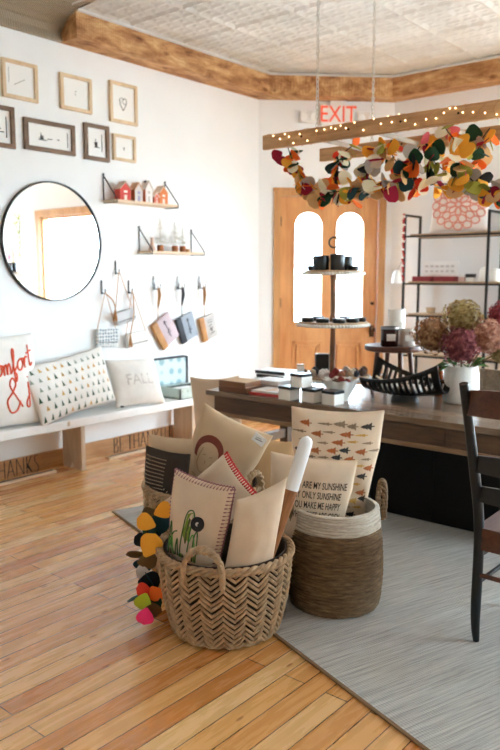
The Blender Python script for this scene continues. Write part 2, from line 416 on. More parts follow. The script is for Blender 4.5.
# rough timber beams along the wall tops: left, corner, right
BW = .215; a = BW * math.tan(R(22.5))
def prism(poly, z0, z1, name, m, bev=0):
    mb = MB(); v0 = [mb.bm.verts.new((x, y, z0)) for x, y in poly]; v1 = [mb.bm.verts.new((x, y, z1)) for x, y in poly]
    n = len(poly); mb.face(v0); mb.face(v1)
    for i in range(n): mb.face((v0[i], v0[(i + 1) % n], v1[(i + 1) % n], v1[i]))
    return struct(mb.build(name, m))
prism([(3.74, WY), (P1.x, WY), (P1.x - a, WY - BW), (3.74, WY - BW)], ZB, ZC - .004, 'trim_1', m_beam['X'])
prism([(P1.x, P1.y), (P2.x, P2.y), (P2.x - BW, P2.y - a), (P1.x - a, P1.y - BW)], ZB, ZC - .004, 'trim_2', m_beam['X'])
prism([(P2.x, P2.y), (P2.x - BW, P2.y - a), (WX - BW, Y0), (WX, Y0)], ZB, ZC - .004, 'trim_3', m_beam['Y'])
# stamped tin border where the ceiling meets the beams
B2 = BW + .05; a2 = B2 * math.tan(R(22.5))
mb = MB()
for q in range(1):
    bw = BW + .014; aa = bw * math.tan(R(22.5)); z = ZC - .016
    mb.tube([(3.74, WY - bw, z), (P1.x - aa, WY - bw, z), (P2.x - bw, P2.y - aa, z), (WX - bw, Y0, z)], .014, 6)
struct(mb.build('trim_4', m_tin, smooth=True))
# ribbed metal cove left of the beam
mb = MB(); prof = []
for k in range(15):
    t = k / 14 * PI / 2
    prof.append((WY - .02 - .40 * (1 - math.cos(t)) - .0, ZB + .035 + .19 * math.sin(t) + (.006 if k % 2 else 0)))
prof = [(WY, ZB), (WY - .035, ZB), (WY - .04, ZB + .02), (WY - .02, ZB + .028)] + prof + [(prof[-1][0] - .05, ZC - .005), (WY, ZC - .005)]
V = mb.quadgrid([[(x, y, z) for (y, z) in prof] for x in (X0, 3.74)], False, True); mb.face(V[1]); mb.face(list(reversed(V[0])))
struct(mb.build('trim_5', m_cove))
# baseboards
def bb(name, l, *boxes):
    mb = MB()
    for q in boxes: mb.b(*q)
    return mb
struct(MB().b(X0, P1.x, WY - .018, WY, 0, .14).b(X0, P1.x, WY - .03, WY, 0, .03).build('baseboard_left', m_base))
struct(MB().b(WX - .018, WX, Y0, P2.y, 0, .14).build('baseboard_right', m_base))
struct(dloc(MB().b(0, .165, -.018, 0, 0, .14).b(1.385, DL, -.018, 0, 0, .14), 'baseboard_corner', m_base))
struct(MB().b(-40, 60, -50, 50, -.35, -.25).build('ground', M('pale_pavement', (190, 188, 184), .9, var=.05, scale=2)))
# ---- the oak door with two arched lights
mb = MB()
mb.b(.165, .235, -.025, .15, 0, 2.485); mb.b(1.31, 1.385, -.025, .15, 0, 2.485); mb.b(.235, 1.31, -.025, .15, 2.415, 2.485)
mb.b(.155, 1.395, -.035, 0, 2.47, 2.50)
door = struct(dloc(mb, 'door_1', m_trim))
def arch(x0, x1, z0, z1, n=16):
    r = (x1 - x0) / 2
    return [(x0, z0), (x1, z0)] + [((x0 + x1) / 2 + r * math.cos(PI * i / n), z1 - r + r * math.sin(PI * i / n)) for i in range(n + 1)]
A1 = arch(.375, .715, 1.05, 2.27); A2 = arch(.83, 1.17, 1.05, 2.27)
mb = MB(); mb.shape([[(.24, .01), (1.305, .01), (1.305, 2.412), (.24, 2.412)], A1, A2], .02, .065, lambda x, z, d: (x, d, z))
for x0, x1 in ((.375, .715), (.83, 1.17)):
    for z0, z1 in ((.18, .86),):
        for q, dd in ((0, .012), (.045, .02)):
            mb.b(x0 + q, x0 + q + .03, .02 - dd, .022, z0 + q, z1 - q); mb.b(x1 - q - .03, x1 - q, .02 - dd, .022, z0 + q, z1 - q)
            mb.b(x0 + q, x1 - q, .02 - dd, .022, z0 + q, z0 + q + .03); mb.b(x0 + q, x1 - q, .02 - dd, .022, z1 - q - .03, z1 - q)
leaf = mb.build('door_leaf', m_door, door)
for A in (A1, A2):
    mb = MB(); cx = (A[0][0] + A[1][0]) / 2
    inn = arch(A[0][0] + .022, A[1][0] - .022, 1.072, 2.248)
    mb.shape([A, inn], .006, .05, lambda x, z, d: (x, d, z)); mb.build('arch_moulding', m_door, leaf)
    mb = MB(); mb.shape([A], .04, .046, lambda x, z, d: (x, d, z)); mb.build('window_pane', m_glass, leaf)
mb = MB(); mb.b(1.235, 1.285, .008, .022, .90, 1.03, .004); mb.build('lock_plate', m_brass, leaf)
mb = MB(); mb.tube([(1.258, .02, 1.27), (1.258, -.012, 1.27)], .018, 12); mb.build('lock_cylinder', m_brass, leaf)
mb = MB(); mb.tube([(1.26, .02, .985), (1.26, -.03, .985)], .011, 10); mb.ball((1.26, -.05, .985), .028); mb.build('door_knob', m_brass, leaf, True)
for z in (.3, 1.28, 2.15):
    mb = MB(); mb.tube([(.238, -.004, z - .05), (.238, -.004, z + .05)], .009, 8); mb.build('hinge', m_brass, leaf)

# ---- lights: overcast sky through the glass
wd = bpy.data.worlds.new('overcast_sky'); S.world = wd; wd.use_nodes = True
bg = wd.node_tree.nodes['Background']; bg.inputs[0].default_value = (.66, .855, 1.0, 1); bg.inputs[1].default_value = 10.0
def portal(name, loc, sx, sy, d):
    l = bpy.data.lights.new(name, 'AREA'); l.shape = 'RECTANGLE'; l.size = sx; l.size_y = sy; l.cycles.is_portal = True
    o = bpy.data.objects.new(name, l); C.objects.link(o); o.location = loc
    o.rotation_euler = Vector(d).to_track_quat('-Z', 'Z').to_euler()
portal('window_portal', (WX + .14, (W1[0] + W1[1]) / 2, (W1[2] + W1[3]) / 2), W1[1] - W1[0], W1[3] - W1[2], (-1, 0, 0))
portal('added_window_portal', ((W2[0] + W2[1]) / 2, Y0 - .14, (W2[2] + W2[3]) / 2), W2[1] - W2[0], W2[3] - W2[2], (0, 1, 0))  # sky portal for the added near-wall opening
dc = P1 + Vector((1, -1, 0)).normalized() * .775 + Vector((1, 1, 0)).normalized() * .14
portal('door_portal', (dc.x, dc.y, 1.66), .85, 1.25, (-1, -1, 0))

# ================================================================ LEFT WALL
def picture(name, x0, x1, z0, z1, m, label, art, fw=.028, matw=.0, group=None):
    t = thing(name, label, 'picture', ((x0 + x1) / 2, WY, z0))
    w, h = x1 - x0, z1 - z0
    mb = MB(); fr = lambda x, z, d: (x, -d, z)
    mb.shape([[(-w / 2, 0), (w / 2, 0), (w / 2, h), (-w / 2, h)], [(-w / 2 + fw, fw), (w / 2 - fw, fw), (w / 2 - fw, h - fw), (-w / 2 + fw, h - fw)]], .0, .028, fr)
    mb.build('frame', m, t)
    mb = MB(); mb.b(-w / 2 + fw, w / 2 - fw, -.010, -.004, fw, h - fw); p = mb.build('print', m_paper, t)
    mb = MB()
    for st in art:
        pts = [(x * w * .5, -.0115, h * .5 + z * h * .5) for x, z in st[0]]
        mb.tube(pts, st[1], 5)
    if art: mb.build('drawing', m_inkd if m is m_brownf else m_ink, p)
    return t
rnd = random.Random(3)
def scribble(cx, cz, s, n=9):
    return [(cx + rnd.uniform(-s, s), cz + rnd.uniform(-s, s)) for _ in range(n)]
picture('picture_frame', 3.198, 3.502, 2.898, 3.177, m_oakf, 'light oak framed sketch, top row at far left of the wall', [([(-.3, -.25), (-.05, -.1), (.15, .02), (.3, .1)], .002), ([(-.6, .6), (-.6, -.2)], .0015)], .026)
picture('picture_frame', 3.714, 4.02, 2.898, 3.173, m_oakf, 'light oak framed print with a tiny mark, middle of the top row', [([(-.05, .12), (.05, .12)], .003), (scribble(0, -.05, .06, 5), .0015)], .026)
heart = [(0, -.35), (-.22, -.05), (-.26, .2), (-.1, .28), (0, .14), (.1, .28), (.26, .2), (.22, -.05), (0, -.35)]
picture('picture_frame', 4.213, 4.515, 2.875, 3.21, m_oakf, 'light oak framed print of a pale heart, right end of the top row', [(heart, .003), ([(-.15, .1), (.15, -.05)], .002)], .026)
sprig = lambda c, k: [([(c - .1 * k, -.25), (c + .25 * k, -.25)], .004), (scribble(c, -.1, .13 * k, 12), .0035), ([(c, -.25), (c, .2)], .003)]
picture('picture_frame', 2.85, 3.285, 2.527, 2.83, m_brownf, 'brown framed drawing cut off by the left edge of the photo', sprig(.35, 1) + [([(.7, -.5), (.7, .5)], .004)], .032)
picture('picture_frame', 3.37, 3.838, 2.54, 2.778, m_brownf, 'long horizontal brown frame with a small dark sprig drawing', sprig(-.35, .9) + [([(-.1, -.15), (.1, -.12)], .003), ([(.72, -.5), (.72, .45)], .003), ([(.3, -.1), (.38, -.1)], .004)], .032)
picture('picture_frame', 3.935, 4.192, 2.53, 2.824, m_brownf, 'small upright brown frame with dark sprig drawing, beside long frame', sprig(-.05, 1.2) + [([(.45, -.45), (.45, .5)], .003)], .032)
picture('picture_frame', 4.238, 4.487, 2.56, 2.778, m_oakf, 'smallest pale oak frame, right end of the lower row', [([(0, -.15), (0, .05)], .004), ([(-.06, .02), (.06, .06)], .003)], .022)

t = thing('round_mirror', 'large round wall mirror with thin black metal rim above bench', 'mirror', (3.602, WY, 1.373))
mb = MB(); MRr = .472
rg = [[Vector((math.cos(2 * PI * k / 72) * (MRr - dx), -dy, MRr + math.sin(2 * PI * k / 72) * (MRr - dx))) for k in range(72)] for dx, dy in ((0, 0), (0, .03), (.003, .033), (.009, .033), (.011, .03), (.011, 0))]
mb.quadgrid(rg, True, True); mb.build('rim', m_black, t, 40)
mb = MB(); mb.shape([circ(0, MRr, MRr - .010, 72)], .012, .018, lambda x, z, d: (x, -d, z)); mb.build('mirror_glass', m_mirror, t)

# floating shelves with wire brackets
def wall_shelf(x0, x1, zf, label):
    t = thing('wall_shelf', label, 'shelf', ((x0 + x1) / 2, WY, zf)); L = x1 - x0
    MB().b(-L / 2, L / 2, -.17, -.002, -.012, .008, .002).build('shelf_board', m_pale, t)
    for s in (-1, 1):
        x = s * (L / 2 - .012); mb = MB()
        mb.tube([(x, -.006, .215), (x, -.006, -.018), (x, -.178, -.018), (x, -.178, .012), (x, -.012, .205)], .005, 6)
        mb.ball((x, -.008, .222), .010, 8, 6); mb.build('bracket', m_black, t, True)
    return t
wall_shelf(4.12, 4.86, 2.205, 'upper pale wood wall shelf with black wire brackets holding tiny houses')
wall_shelf(4.51, 5.20, 1.785, 'lower pale wood wall shelf with wire brackets holding bottle brush trees')
def house(x, w, h, col, roofc, label, trim=None, side=None):
    t = thing('toy_house', label, 'ornament', (x, WY - .095, 2.214), 0, None)
    mb = MB(); d = .075; k = .62
    mb.shape([[(-w / 2, 0), (w / 2, 0), (w / 2, h * k), (0, h), (-w / 2, h * k)]], -d / 2, d / 2, lambda a, z, q: (a, q, z))
    mb.build('house_body', M('house_paint', col, .7), t)
    mb = MB()
    for s in (-1, 1):
        an = math.atan2(h * (1 - k), w / 2)
        mb.box((s * w / 4, 0, h * k + h * (1 - k) / 2 + .004), (math.hypot(w / 2, h * (1 - k)) + .012, d + .014, .007), Matrix.Rotation(s * an, 3, 'Y'))
    mb.build('roof', M('house_roof', roofc, .7), t)
    mb = MB(); mb.b(-w * .12, w * .12, -d / 2 - .003, -d / 2 + .002, 0, h * .3); mb.b(-w * .15, w * .15, -d / 2 - .003, -d / 2 + .002, h * .42, h * .55)
    mb.build('door_and_window', M('house_trim', trim or (240, 225, 210), .7), t)
    if side:
        mb = MB(); mb.b(-w / 2 - .002, -w / 2 + .002, -d / 2, d / 2, .002, h * k); mb.build('side_wall', M('house_side', side, .7), t)
house(4.265, .12, .15, (206, 72, 62), (200, 176, 160), 'little red house with pale roof, left of the upper wall shelf')
house(4.415, .09, .155, (214, 206, 200), (214, 168, 132), 'little grey house with tan gable, second on the upper wall shelf', (170, 160, 190), (190, 130, 92))
house(4.535, .085, .18, (240, 232, 226), (226, 216, 206), 'tall white narrow house with dark chimney on the upper wall shelf', (200, 190, 180), (216, 120, 78))
house(4.625, .055, .09, (228, 120, 96), (240, 214, 196), 'tiny coral house between the white and orange ones on the shelf')
house(4.71, .105, .15, (224, 130, 74), (238, 206, 180), 'little orange house at right end of the upper wall shelf')
mb = MB(); mb.b(-.012, .012, -.012, .012, 0, .02); c = mb.build('chimney', m_black); c.location = (0, .0, .172)
c.parent = [o for o in C.objects if o.name.startswith('toy_house')][2]
def brush_tree(x, h, r, label, bottle=(206, 198, 184)):
    t = thing('bottle_brush_tree', label, 'ornament', (x, WY - .09, 1.794))
    mb = MB(); mb.lathe([(.026, 0), (.030, .004), (.030, .05), (.024, .056), (0, .056)], 16); mb.build('wood_base', wood('tree_base', (120, 70, 36), (186, 118, 68), 'Z', 3), t, True)
    mb = MB(); rr = random.Random(int(x * 1000))
    mb.tube([(0, 0, .05), (0, 0, .05 + h)], .003, 5)
    for i in range(170):
        f = rr.random(); a = rr.random() * 2 * PI; L = r * (1 - f * .9)
        z = .07 + f * (h - .03); mb.tube([(0, 0, z), (math.cos(a) * L, math.sin(a) * L, z - .004)], .0011, 3, caps=False)
    mb.build('bristles', M('tree_bristles', bottle, .9), t)
brush_tree(4.70, .25, .075, 'tallest bottle brush tree, left on the lower wall shelf')
brush_tree(4.885, .23, .08, 'widest bottle brush tree, middle of the lower wall shelf')
brush_tree(4.985, .18, .045, 'slim bottle brush tree, right on the lower wall shelf')
mb = MB(); mb.lathe([(.018, 0), (.022, .005), (.020, .03), (0, .03)], 16)
tag(mb.build('wood_peg', m_leather, None, True, loc=(5.05, WY - .09, 1.794)), 'tiny brown wooden cup at right of the bottle brush trees', 'ornament')
mb = MB(); mb.lathe([(.03, 0), (.035, .02), (.02, .05), (.012, .10), (.016, .12), (0, .12)], 16)
tag(mb.build('bud_vase', M('pinkish_clay', (214, 178, 160), .6), None, True, loc=(4.60, WY - .09, 1.794)), 'small pale pink bud vase at left of the bottle brush trees', 'vase')

# hooks and bags
def hook(x, z, m, label, ornate):
    t = thing('wall_hook', label, 'hook', (x, WY, z), 0)
    mb = MB()
    if ornate:
        mb.b(-.014, .014, -.006, 0, -.06, .04, .003); mb.ball((0, -.006, .05), (.012, .008, .02)); mb.ball((0, -.006, .005), (.02, .008, .02)); mb.build('back_plate', m, t, True)
        for s in (-1, 1):
            mb = MB(); mb.tube(smoothpath([(s * .004, -.006, -.04), (s * .02, -.03, -.06), (s * .034, -.055, -.05), (s * .036, -.06, -.02)], 5), .005, 6); mb.ball((s * .036, -.06, -.015), .008, 8, 6); mb.build('prong', m, t, True)
        mb = MB(); mb.tube(smoothpath([(0, -.006, -.03), (0, -.04, -.055), (0, -.062, -.04), (0, -.062, -.02)], 5), .005, 6); mb.build('prong', m, t, True)
    else:
        mb.b(-.007, .007, -.008, 0, -.06, .06, .002); mb.build('back_plate', m, t)
        mb = MB(); mb.tube(smoothpath([(0, -.006, -.045), (0, -.04, -.055), (0, -.052, -.035), (0, -.052, -.015)], 5), .005, 6); mb.build('prong', m, t, True)
hook(4.083, 1.475, m_black, 'plain dark hook holding the leftmost blue patterned bag', False)
hook(4.242, 1.645, m_black, 'plain dark hook higher than its neighbours, above grey bag', False)
hook(4.386, 1.475, m_black, 'plain dark hook holding the white bag', False)
hook(4.688, 1.505, m_steel, 'ornate metal hook holding the mauve fold-over pouch', True)
hook(4.997, 1.505, m_steel, 'ornate metal hook holding the dark blue fold-over pouch', True)
hook(5.293, 1.505, m_steel, 'ornate metal hook at right end, holding the tan pouch', True)
def shoulder_bag(hx, hz, cx, cz, w, h, rot, mb_, mf, label, tassel=None):
    t = thing('shoulder_bag', label, 'bag', (cx, WY - .035, cz - h / 2))
    Q = Matrix.Rotation(rot, 3, 'Y')
    def P(x, y, z): return Q @ Vector((x, y, z - h / 2)) + Vector((0, 0, h / 2))
    d = .035
    mb = MB(); c = P(0, 0, h / 2); mb.box(c, (w, d, h), Q, .008); mb.build('bag_body', mb_, t, 40)
    mb = MB(); c = P(0, -d / 2 - .003, h * .62); mb.box(c, (w * 1.02, .006, h * .74), Q, .002); mb.build('flap', mf, t)
    mb = MB(); mb.box(P(0, -d / 2 - .0075, h * .27), (w * .98, .003, .006), Q); mb.build('flap_edge', m_inkd, t)
    hk = Vector((hx - cx, -.017, hz - .05 - (cz - h / 2)))
    mb = MB(); mb.tube(smoothpath([P(-w / 2, 0, h * .85), (P(-w / 2, 0, h) * .5 + hk * .5), hk + Vector((-.006, 0, -.005)), hk + Vector((.006, 0, 0)), (P(w / 2, 0, h) * .5 + hk * .5), P(w / 2, 0, h * .85)], 6), .0035, 6)
    mb.build('strap', m_leather, t, True)
    if tassel:
        mb = MB(); tx, tz = tassel
        p0 = hk; p1 = Vector((tx - cx, -.045, tz - (cz - h / 2)))
        mb.tube(smoothpath([p0 + Vector((0, -.012, -.006)), p0 * .5 + p1 * .5 + Vector((.012, -.02, 0)), p1], 5), .006, 6)
        for i in range(12):
            a = i * 2.4; mb.tube([p1, p1 + Vector((math.cos(a) * .018, math.sin(a) * .012, -.11 - .01 * math.sin(i * 5)))], .005, 4)
        mb.build('tassel', m_leather, t, True)
def dots(name, base, ink, sc):
    t = NT(name); mp = t.coord((1, 1, 1)); v = t.n('TexVoronoi', Scale=sc, Randomness=.2); t.l(mp, 0, v, 'Vector')
    r = t.ramp([(.30, lin(ink)), (.42, lin(base))]); t.l(v, 'Distance', r, 'Fac'); t.l(r, 'Color', t.b, 'Base Color'); t.b.inputs['Roughness'].default_value = .85; return t.m
shoulder_bag(4.242, 1.645, 4.31, 1.215, .21, .115, R(-12), M('grey_canvas', (190, 190, 190), .9), M('grey_canvas_flap', (204, 205, 206), .9), 'light grey shoulder bag hanging highest, between two other bags', None)
shoulder_bag(4.083, 1.475, 4.10, 1.04, .215, .16, R(3), dots('blue_dot_canvas', (222, 226, 226), (132, 150, 160), 34), dots('blue_dot_flap', (226, 228, 228), (120, 142, 154), 34), 'leftmost shoulder bag with blue dotted pattern and tan tassel', (4.165, 1.30))
shoulder_bag(4.386, 1.475, 4.44, 1.005, .24, .13, R(-6), M('white_canvas', (232, 228, 222), .9), dots('white_stitch_flap', (238, 235, 230), (206, 200, 192), 70), 'white shoulder bag with faint pattern, rightmost of three strap bags', (4.33, 1.06))
def pouch(hx, hz, cx, cz, w, h, rot, me_, mfab, mstrap, label, motif):
    t = thing('fold_over_pouch', label, 'pouch', (cx, WY - .03, cz - h / 2)); Q = Matrix.Rotation(rot, 3, 'Y')
    def P(x, y, z): return Q @ Vector((x, y, z)) + Vector((0, 0, h / 2))
    mb = MB(); mb.box(P(w * .12, 0, 0), (w * .76, .03, h), Q, .008); body = mb.build('pouch_body', mfab, t, 40)
    mb = MB(); mb.box(P(-w * .36, -.004, 0), (w * .3, .034, h * 1.02), Q, .008); mb.build('folded_edge', me_, t, 40)
    mb = MB()
    for st in motif: mb.tube([P(x * w, -.017, z * h) for x, z in st], .003, 5)
    mb.build('motif', m_inkd, body)
    hk = Vector((hx - cx, -.03, hz - .045 - (cz - h / 2)))
    mb = MB(); tp = P(-.02, 0, h * .5)
    mb.tube([hk + Vector((.012, 0, .003)), hk + Vector((.016, -.004, -.06)), hk * .4 + tp * .6], [.016, .024, .012], 8, flat=.45)
    mb.tube([hk * .4 + tp * .6, tp], .004, 6); mb.build('wrist_strap', mstrap, t, True)
arrow = [[(.1, -.3), (.1, .35)], [(.04, .25), (.1, .35), (.18, .25)], [(.02, -.1), (.2, .0)], [(.02, -.2), (.2, -.1)]]
pouch(4.688, 1.505, 4.80, 1.06, .25, .27, R(-32), m_leather, M('mauve_linen', (198, 180, 186), .9, var=.05), m_leather, 'mauve pouch with tan edging and arrow motif on ornate hook', arrow)
m_navy = M('dark_navy_leather', (40, 46, 56), .6)
pouch(4.997, 1.505, 5.085, 1.075, .235, .25, R(-20), m_navy, M('grey_blue_linen', (160, 170, 182), .9, var=.06), m_navy, 'grey blue pouch with dark leather edge, middle of three pouches', arrow)
pouch(5.293, 1.505, 5.39, 1.06, .225, .24, R(-15), m_leather, M('newsprint_linen', (196, 192, 188), .9, var=.1), m_leather, 'tan edged pouch with black printed lettering pattern, rightmost of three pouches', [[(-.05, .3), (.2, .3)], [(-.05, .2), (.25, .2)], [(0, .05), (.2, .1)], [(0, -.1), (.22, -.05)], [(0, -.3), (.3, -.25)], [(.05, 0), (.12, -.2), (.2, 0)]])
mb = MB()

# ================================================================ BENCH
t = thing('bench', 'long white painted plank bench along the left wall', 'bench', (3.62, 4.93, 0))
bx = lambda mb, *a: mb.b(a[0] - 3.62, a[1] - 3.62, a[2] - 4.93, a[3] - 4.93, a[4], a[5], .006)
mb = MB(); bx(mb, 1.9, 5.38, 4.785, 5.075, .37, .44); mb.build('seat', m_bench, t)
def leg_shape(x):
    mb = MB(); mb.shape([[(-.125, 0), (-.03, 0), (.0, .055), (.03, 0), (.125, 0), (.125, .37), (-.125, .37)]], x - .02, x + .02, lambda y, z, d: (d, y, z)); mb.build('leg', m_benchw, t)
for x in (2.25 - 3.62, 0.0, 4.90 - 3.62): leg_shape(x)
for x in (2.25, 3.47, 4.9):
    mb = MB(); mb.b(x - 3.62 - .012, x - 3.62 + .012, -.1475, -.14, .395, .43); mb.build('tenon', m_benchw, t)

# ================================================================ PILLOWS
def pillow_fn(w, h, t, cat=.06, seed=0, wr=.006, sq=0, sk=0):
    def f(u, v, side):
        x = u * w / 2 * (1 - cat * (1 - v * v)) * (1 - sq * max(0, .35 - v) / 1.35); z = h / 2 + v * h / 2 * (1 - cat * (1 - u * u)) + sk * x
        k = max(0, (1 - u * u) * (1 - v * v))
        th = t / 2 * k ** .42
        th += noise.noise(Vector((u * 2.3 + seed, v * 2.3, side * 3.1))) * wr * min(1, k * 3) + abs(noise.noise(Vector((u * 4 + seed, v * 1.4 - seed, side)))) * wr * min(1, k * 3)
        return Vector((x, side * th, z))
    return f
def make_pillow(label, w, h, t, loc, rot, mat, name='throw_pillow', seed=0, back=None, group=None, cat='pillow', cv=.06, sq=0, sk=0):
    f = pillow_fn(w, h, t, cv, seed, sq=sq, sk=sk)
    o = thing(name, label, cat, loc, rot, group)
    N = 26; mb = MB()
    us = [math.sin(PI / 2 * (2 * i / N - 1)) for i in range(N + 1)]
    mb.quadgrid([[f(u, v, -1) for v in us] for u in us])
    if back: mb.mi = 1
    mb.quadgrid([[f(u, v, 1) for v in us] for u in us])
    mb.build('cover', [mat, back] if back else mat, o, True, doub=True)
    def S_(u, v, d=.0015): 
        p = f(u, v, -1); return p + Vector((0, -d, 0))
    return o, S_, f
def seam(o, f, name, mat, r=.003, stitch=None, sides='TBLR', every=.016, w=.4, h=.4):
    mb = MB(); E = []
    n = 30
    pth = {'T': [(-1 + 2 * i / n, 1) for i in range(n + 1)], 'R': [(1, 1 - 2 * i / n) for i in range(n + 1)], 'B': [(1 - 2 * i / n, -1) for i in range(n + 1)], 'L': [(-1, -1 + 2 * i / n) for i in range(n + 1)]}
    for s in sides:
        P = [f(u, v, -1) for u, v in pth[s]]
        mb.tube(P, r, 5)
        if stitch:
            L = w if s in 'TB' else h; k = int(L / every)
            for i in range(k):
                q = i / k * 2 - 1 + 1 / k
                du = .0 + stitch / (h if s in 'TB' else w) * 2
                a, b = {'T': ((q, 1), (q, 1 - du)), 'B': ((q, -1), (q, -1 + du)), 'L': ((-1, q), (-1 + du, q)), 'R': ((1, q), (1 - du, q))}[s]
                p0 = f(*a, -1); p1 = f(*b, -1) + Vector((0, -.003, 0)); out = (p0 - p1).normalized() * .008
                mb.tube([p1, p0 + out + Vector((0, -.003, 0))], r * .95, 5)
    return mb.build(name, mat, o, True)
def strokes(o, S_, name, mat, segs, r=.004, n=5, d=.002):
    mb = MB()
    for sg in segs:
        P = smoothpath([(u, v, 0) for u, v in sg], n) if len(sg) > 2 else [Vector((*sg[0], 0)), Vector((*sg[1], 0))]
        if len(sg) == 2: P = [P[0].lerp(P[1], i / 6) for i in range(7)]
        mb.tube([S_(p.x, p.y, d) for p in P], r, 6)
    return mb.build(name, mat, o, True)
def patches(o, S_, name, mats, polys, d=.002):                    # printed motifs: (material index, [(u,v)...])
    mb = MB()
    for mi, pl in polys:
        mb.mi = mi
        c = (sum(p[0] for p in pl) / len(pl), sum(p[1] for p in pl) / len(pl))
        vc = mb.bm.verts.new(S_(*c, d)); vs = [mb.bm.verts.new(S_(u, v, d)) for u, v in pl]
        for i in range(len(vs)): mb.face((vc, vs[i], vs[(i + 1) % len(vs)]))
    return mb.build(name, mats, o)
def orient(yaw, lean=0, roll=0):
    return (Matrix.Rotation(yaw, 3, 'Z') @ Matrix.Rotation(-lean, 3, 'X') @ Matrix.Rotation(roll, 3, 'Y'))
def by_top(p, h, m, w=0): return p - m @ Vector((w, 0, h))

# ---- pillows on the bench
ym = 0
def on_bench(x, y, yaw, lean, roll, up=0): 
    m = orient(yaw, lean, roll); return Vector((x, y, .445 + up)), m.to_euler()
loc, rot = on_bench(2.93, 4.87, R(-3), R(10), R(0), .0)
o, S_, f = make_pillow('large cream pillow with coral lettering at left end of bench', .72, .70, .16, loc, rot, m_wcloth, seed=2)
seam(o, f, 'piping', m_wcloth, .003)
# hand-drawn script: Comfort / & / joy
def script(cx, cy, s, letters):
    out = []
    for st in letters: out.append([(cx + x * s, cy + y * s * 1.45 + max(0, cx + x * s - .15) * SL) for x, y in st])
    return out
SL = .26
C_ = [[(1.0, 1.5), (.6, 1.9), (.1, 1.4), (0, .6), (.4, 0), (1.0, .2)]]
o_ = [[(.4, .9), (.05, .6), (.1, .1), (.45, .0), (.75, .35), (.65, .8), (.4, .9), (.9, .85)]]
m_ = [[(0, .9), (.1, 0), (.15, .6), (.4, .9), (.5, .5), (.5, 0), (.6, .6), (.85, .9), (.95, .5), (.95, 0), (1.15, .1)]]
f_ = [[(-.1, .1), (.25, .8), (.5, 1.7), (.38, 2.0), (.22, 1.6), (.2, .6), (.22, -.6), (.4, -.8), (.5, -.3), (.28, .05), (.7, .4)]]
r_ = [[(0, .85), (.1, 0)], [(.08, .4), (.3, .9), (.55, .8)]]
t_ = [[(.2, 1.8), (.2, .3), (.35, 0), (.6, .2)], [(-.15, 1.15), (.6, 1.25)]]
def word(cx, cy, s, seq):
    out = []; x = cx
    for L, adv in seq:
        out += script(x, cy, s, L); x += adv * s
    return out
A_ = [[(1.5, .2), (.9, .9), (.4, 1.6), (.7, 2.1), (1.0, 1.7), (.5, 1.1), (.0, .6), (.3, -.1), (.9, .0), (1.3, .6)]]
j_ = [[(.4, 1.0), (.4, 0), (.3, -.8), (0, -.9), (.0, -.5), (.5, .1)], [(.4, 1.35), (.42, 1.42)]]
y_ = [[(0, .9), (.15, .2), (.5, .3), (.6, .9), (.55, 0), (.4, -.8), (.1, -.8), (.3, -.2), (.9, .2)]]
wd1 = word(-.27, .12, .18, [(C_, 1.15), (o_, .95), (m_, 1.25), (f_, .75), (o_, .95), (r_, .65), (t_, .7)])
SL = 0
wd2 = word(.12, -.68, .24, [(A_, 1.5)]) + word(.60, -.36, .20, [(j_, .6)])
wd2 = [[(u, v) for u, v in sg] for sg in wd2]
strokes(o, S_, 'lettering', m_coral, [[(max(-.95, min(.95, u)), max(-.95, min(.95, v))) for u, v in sg] for sg in wd1 + wd2], .0065, 5, .002)

def tri(u, v, w, h, rot=0):
    pts = [(-w / 2, -h / 2), (0, h / 2), (w / 2, -h / 2)]
    return [(u + x * math.cos(rot) - y * math.sin(rot), v + x * math.sin(rot) + y * math.cos(rot)) for x, y in pts]
loc, rot = on_bench(3.63, 4.83, R(7), R(19), R(-6), .03)
o, S_, f = make_pillow('long lumbar pillow printed with small green trees on bench', .94, .48, .16, loc, rot, m_wcloth, seed=5, cv=.08, sq=.10)
pol = []; rr = random.Random(4)
for i in range(12):
    for j in range(6):
        u = -.93 + i * .165 + (.09 if j % 2 else 0); v = -.82 + j * .32
        if abs(u) > .93: continue
        k = rr.choice([0, 0, 1, 2, 2]); h_ = .2 if k == 0 else .14
        pol += [(k, tri(u, v, .06, h_)), (k, tri(u, v - .05, .075, h_ * .7))]
patches(o, S_, 'tree_print', [m_green, m_gold, M('sage_print', (150, 160, 142), .9)], pol)
loc, rot = on_bench(4.27, 4.825, R(-8), R(26), R(2))
o, S_, f = make_pillow('plain white pillow with faint pale lettering, right on bench', .50, .44, .16, loc, rot, m_wcloth, seed=8)
mb = MB(); add_text(mb, 'FALL', .62, lambda x, z, d: S_(x * .92, z * 1.1, .002), 0, None, .95, 0, 24); mb.build('lettering', M('pale_grey_print', (204, 195, 187), .9), o)
mb = MB(); mb.box((-.20, -.012, .004), (.03, .008, .014)); mb.build('corner_tag', m_inkd, o)
# open patterned case at the right end of the bench
t = thing('open_case', 'small open suitcase with pale blue patterned sides on bench end', 'suitcase', (4.93, 4.94, .44), R(0))
m_casep = dots('case_pattern', (196, 208, 200), (120, 140, 116), 16)
mb = MB(); 
for q in ((-.21, .21, -.145, -.135, 0, .10), (-.21, .21, .125, .135, 0, .10), (-.21, -.20, -.145, .135, 0, .10), (.20, .21, -.145, .135, 0, .10), (-.21, .21, -.145, .135, 0, .01)): mb.b(*q)
mb.build('case_base', m_casep, t)
mb = MB(); mb.b(-.2, .2, -.135, .125, .012, .085); mb.build('dark_lining', M('case_lining', (66, 62, 58), .9), t)
mb = MB(); mb.b(-.19, .02, -.10, .0, .086, .096); mb.build('folded_paper', m_paper, t)
lid = MB(); lid.box((-.10, .118, .235), (.42, .05, .25), Matrix.Rotation(R(0), 3, 'X'), .008); lid.build('lid', dots('lid_pattern', (206, 222, 222), (150, 184, 190), 9), t)
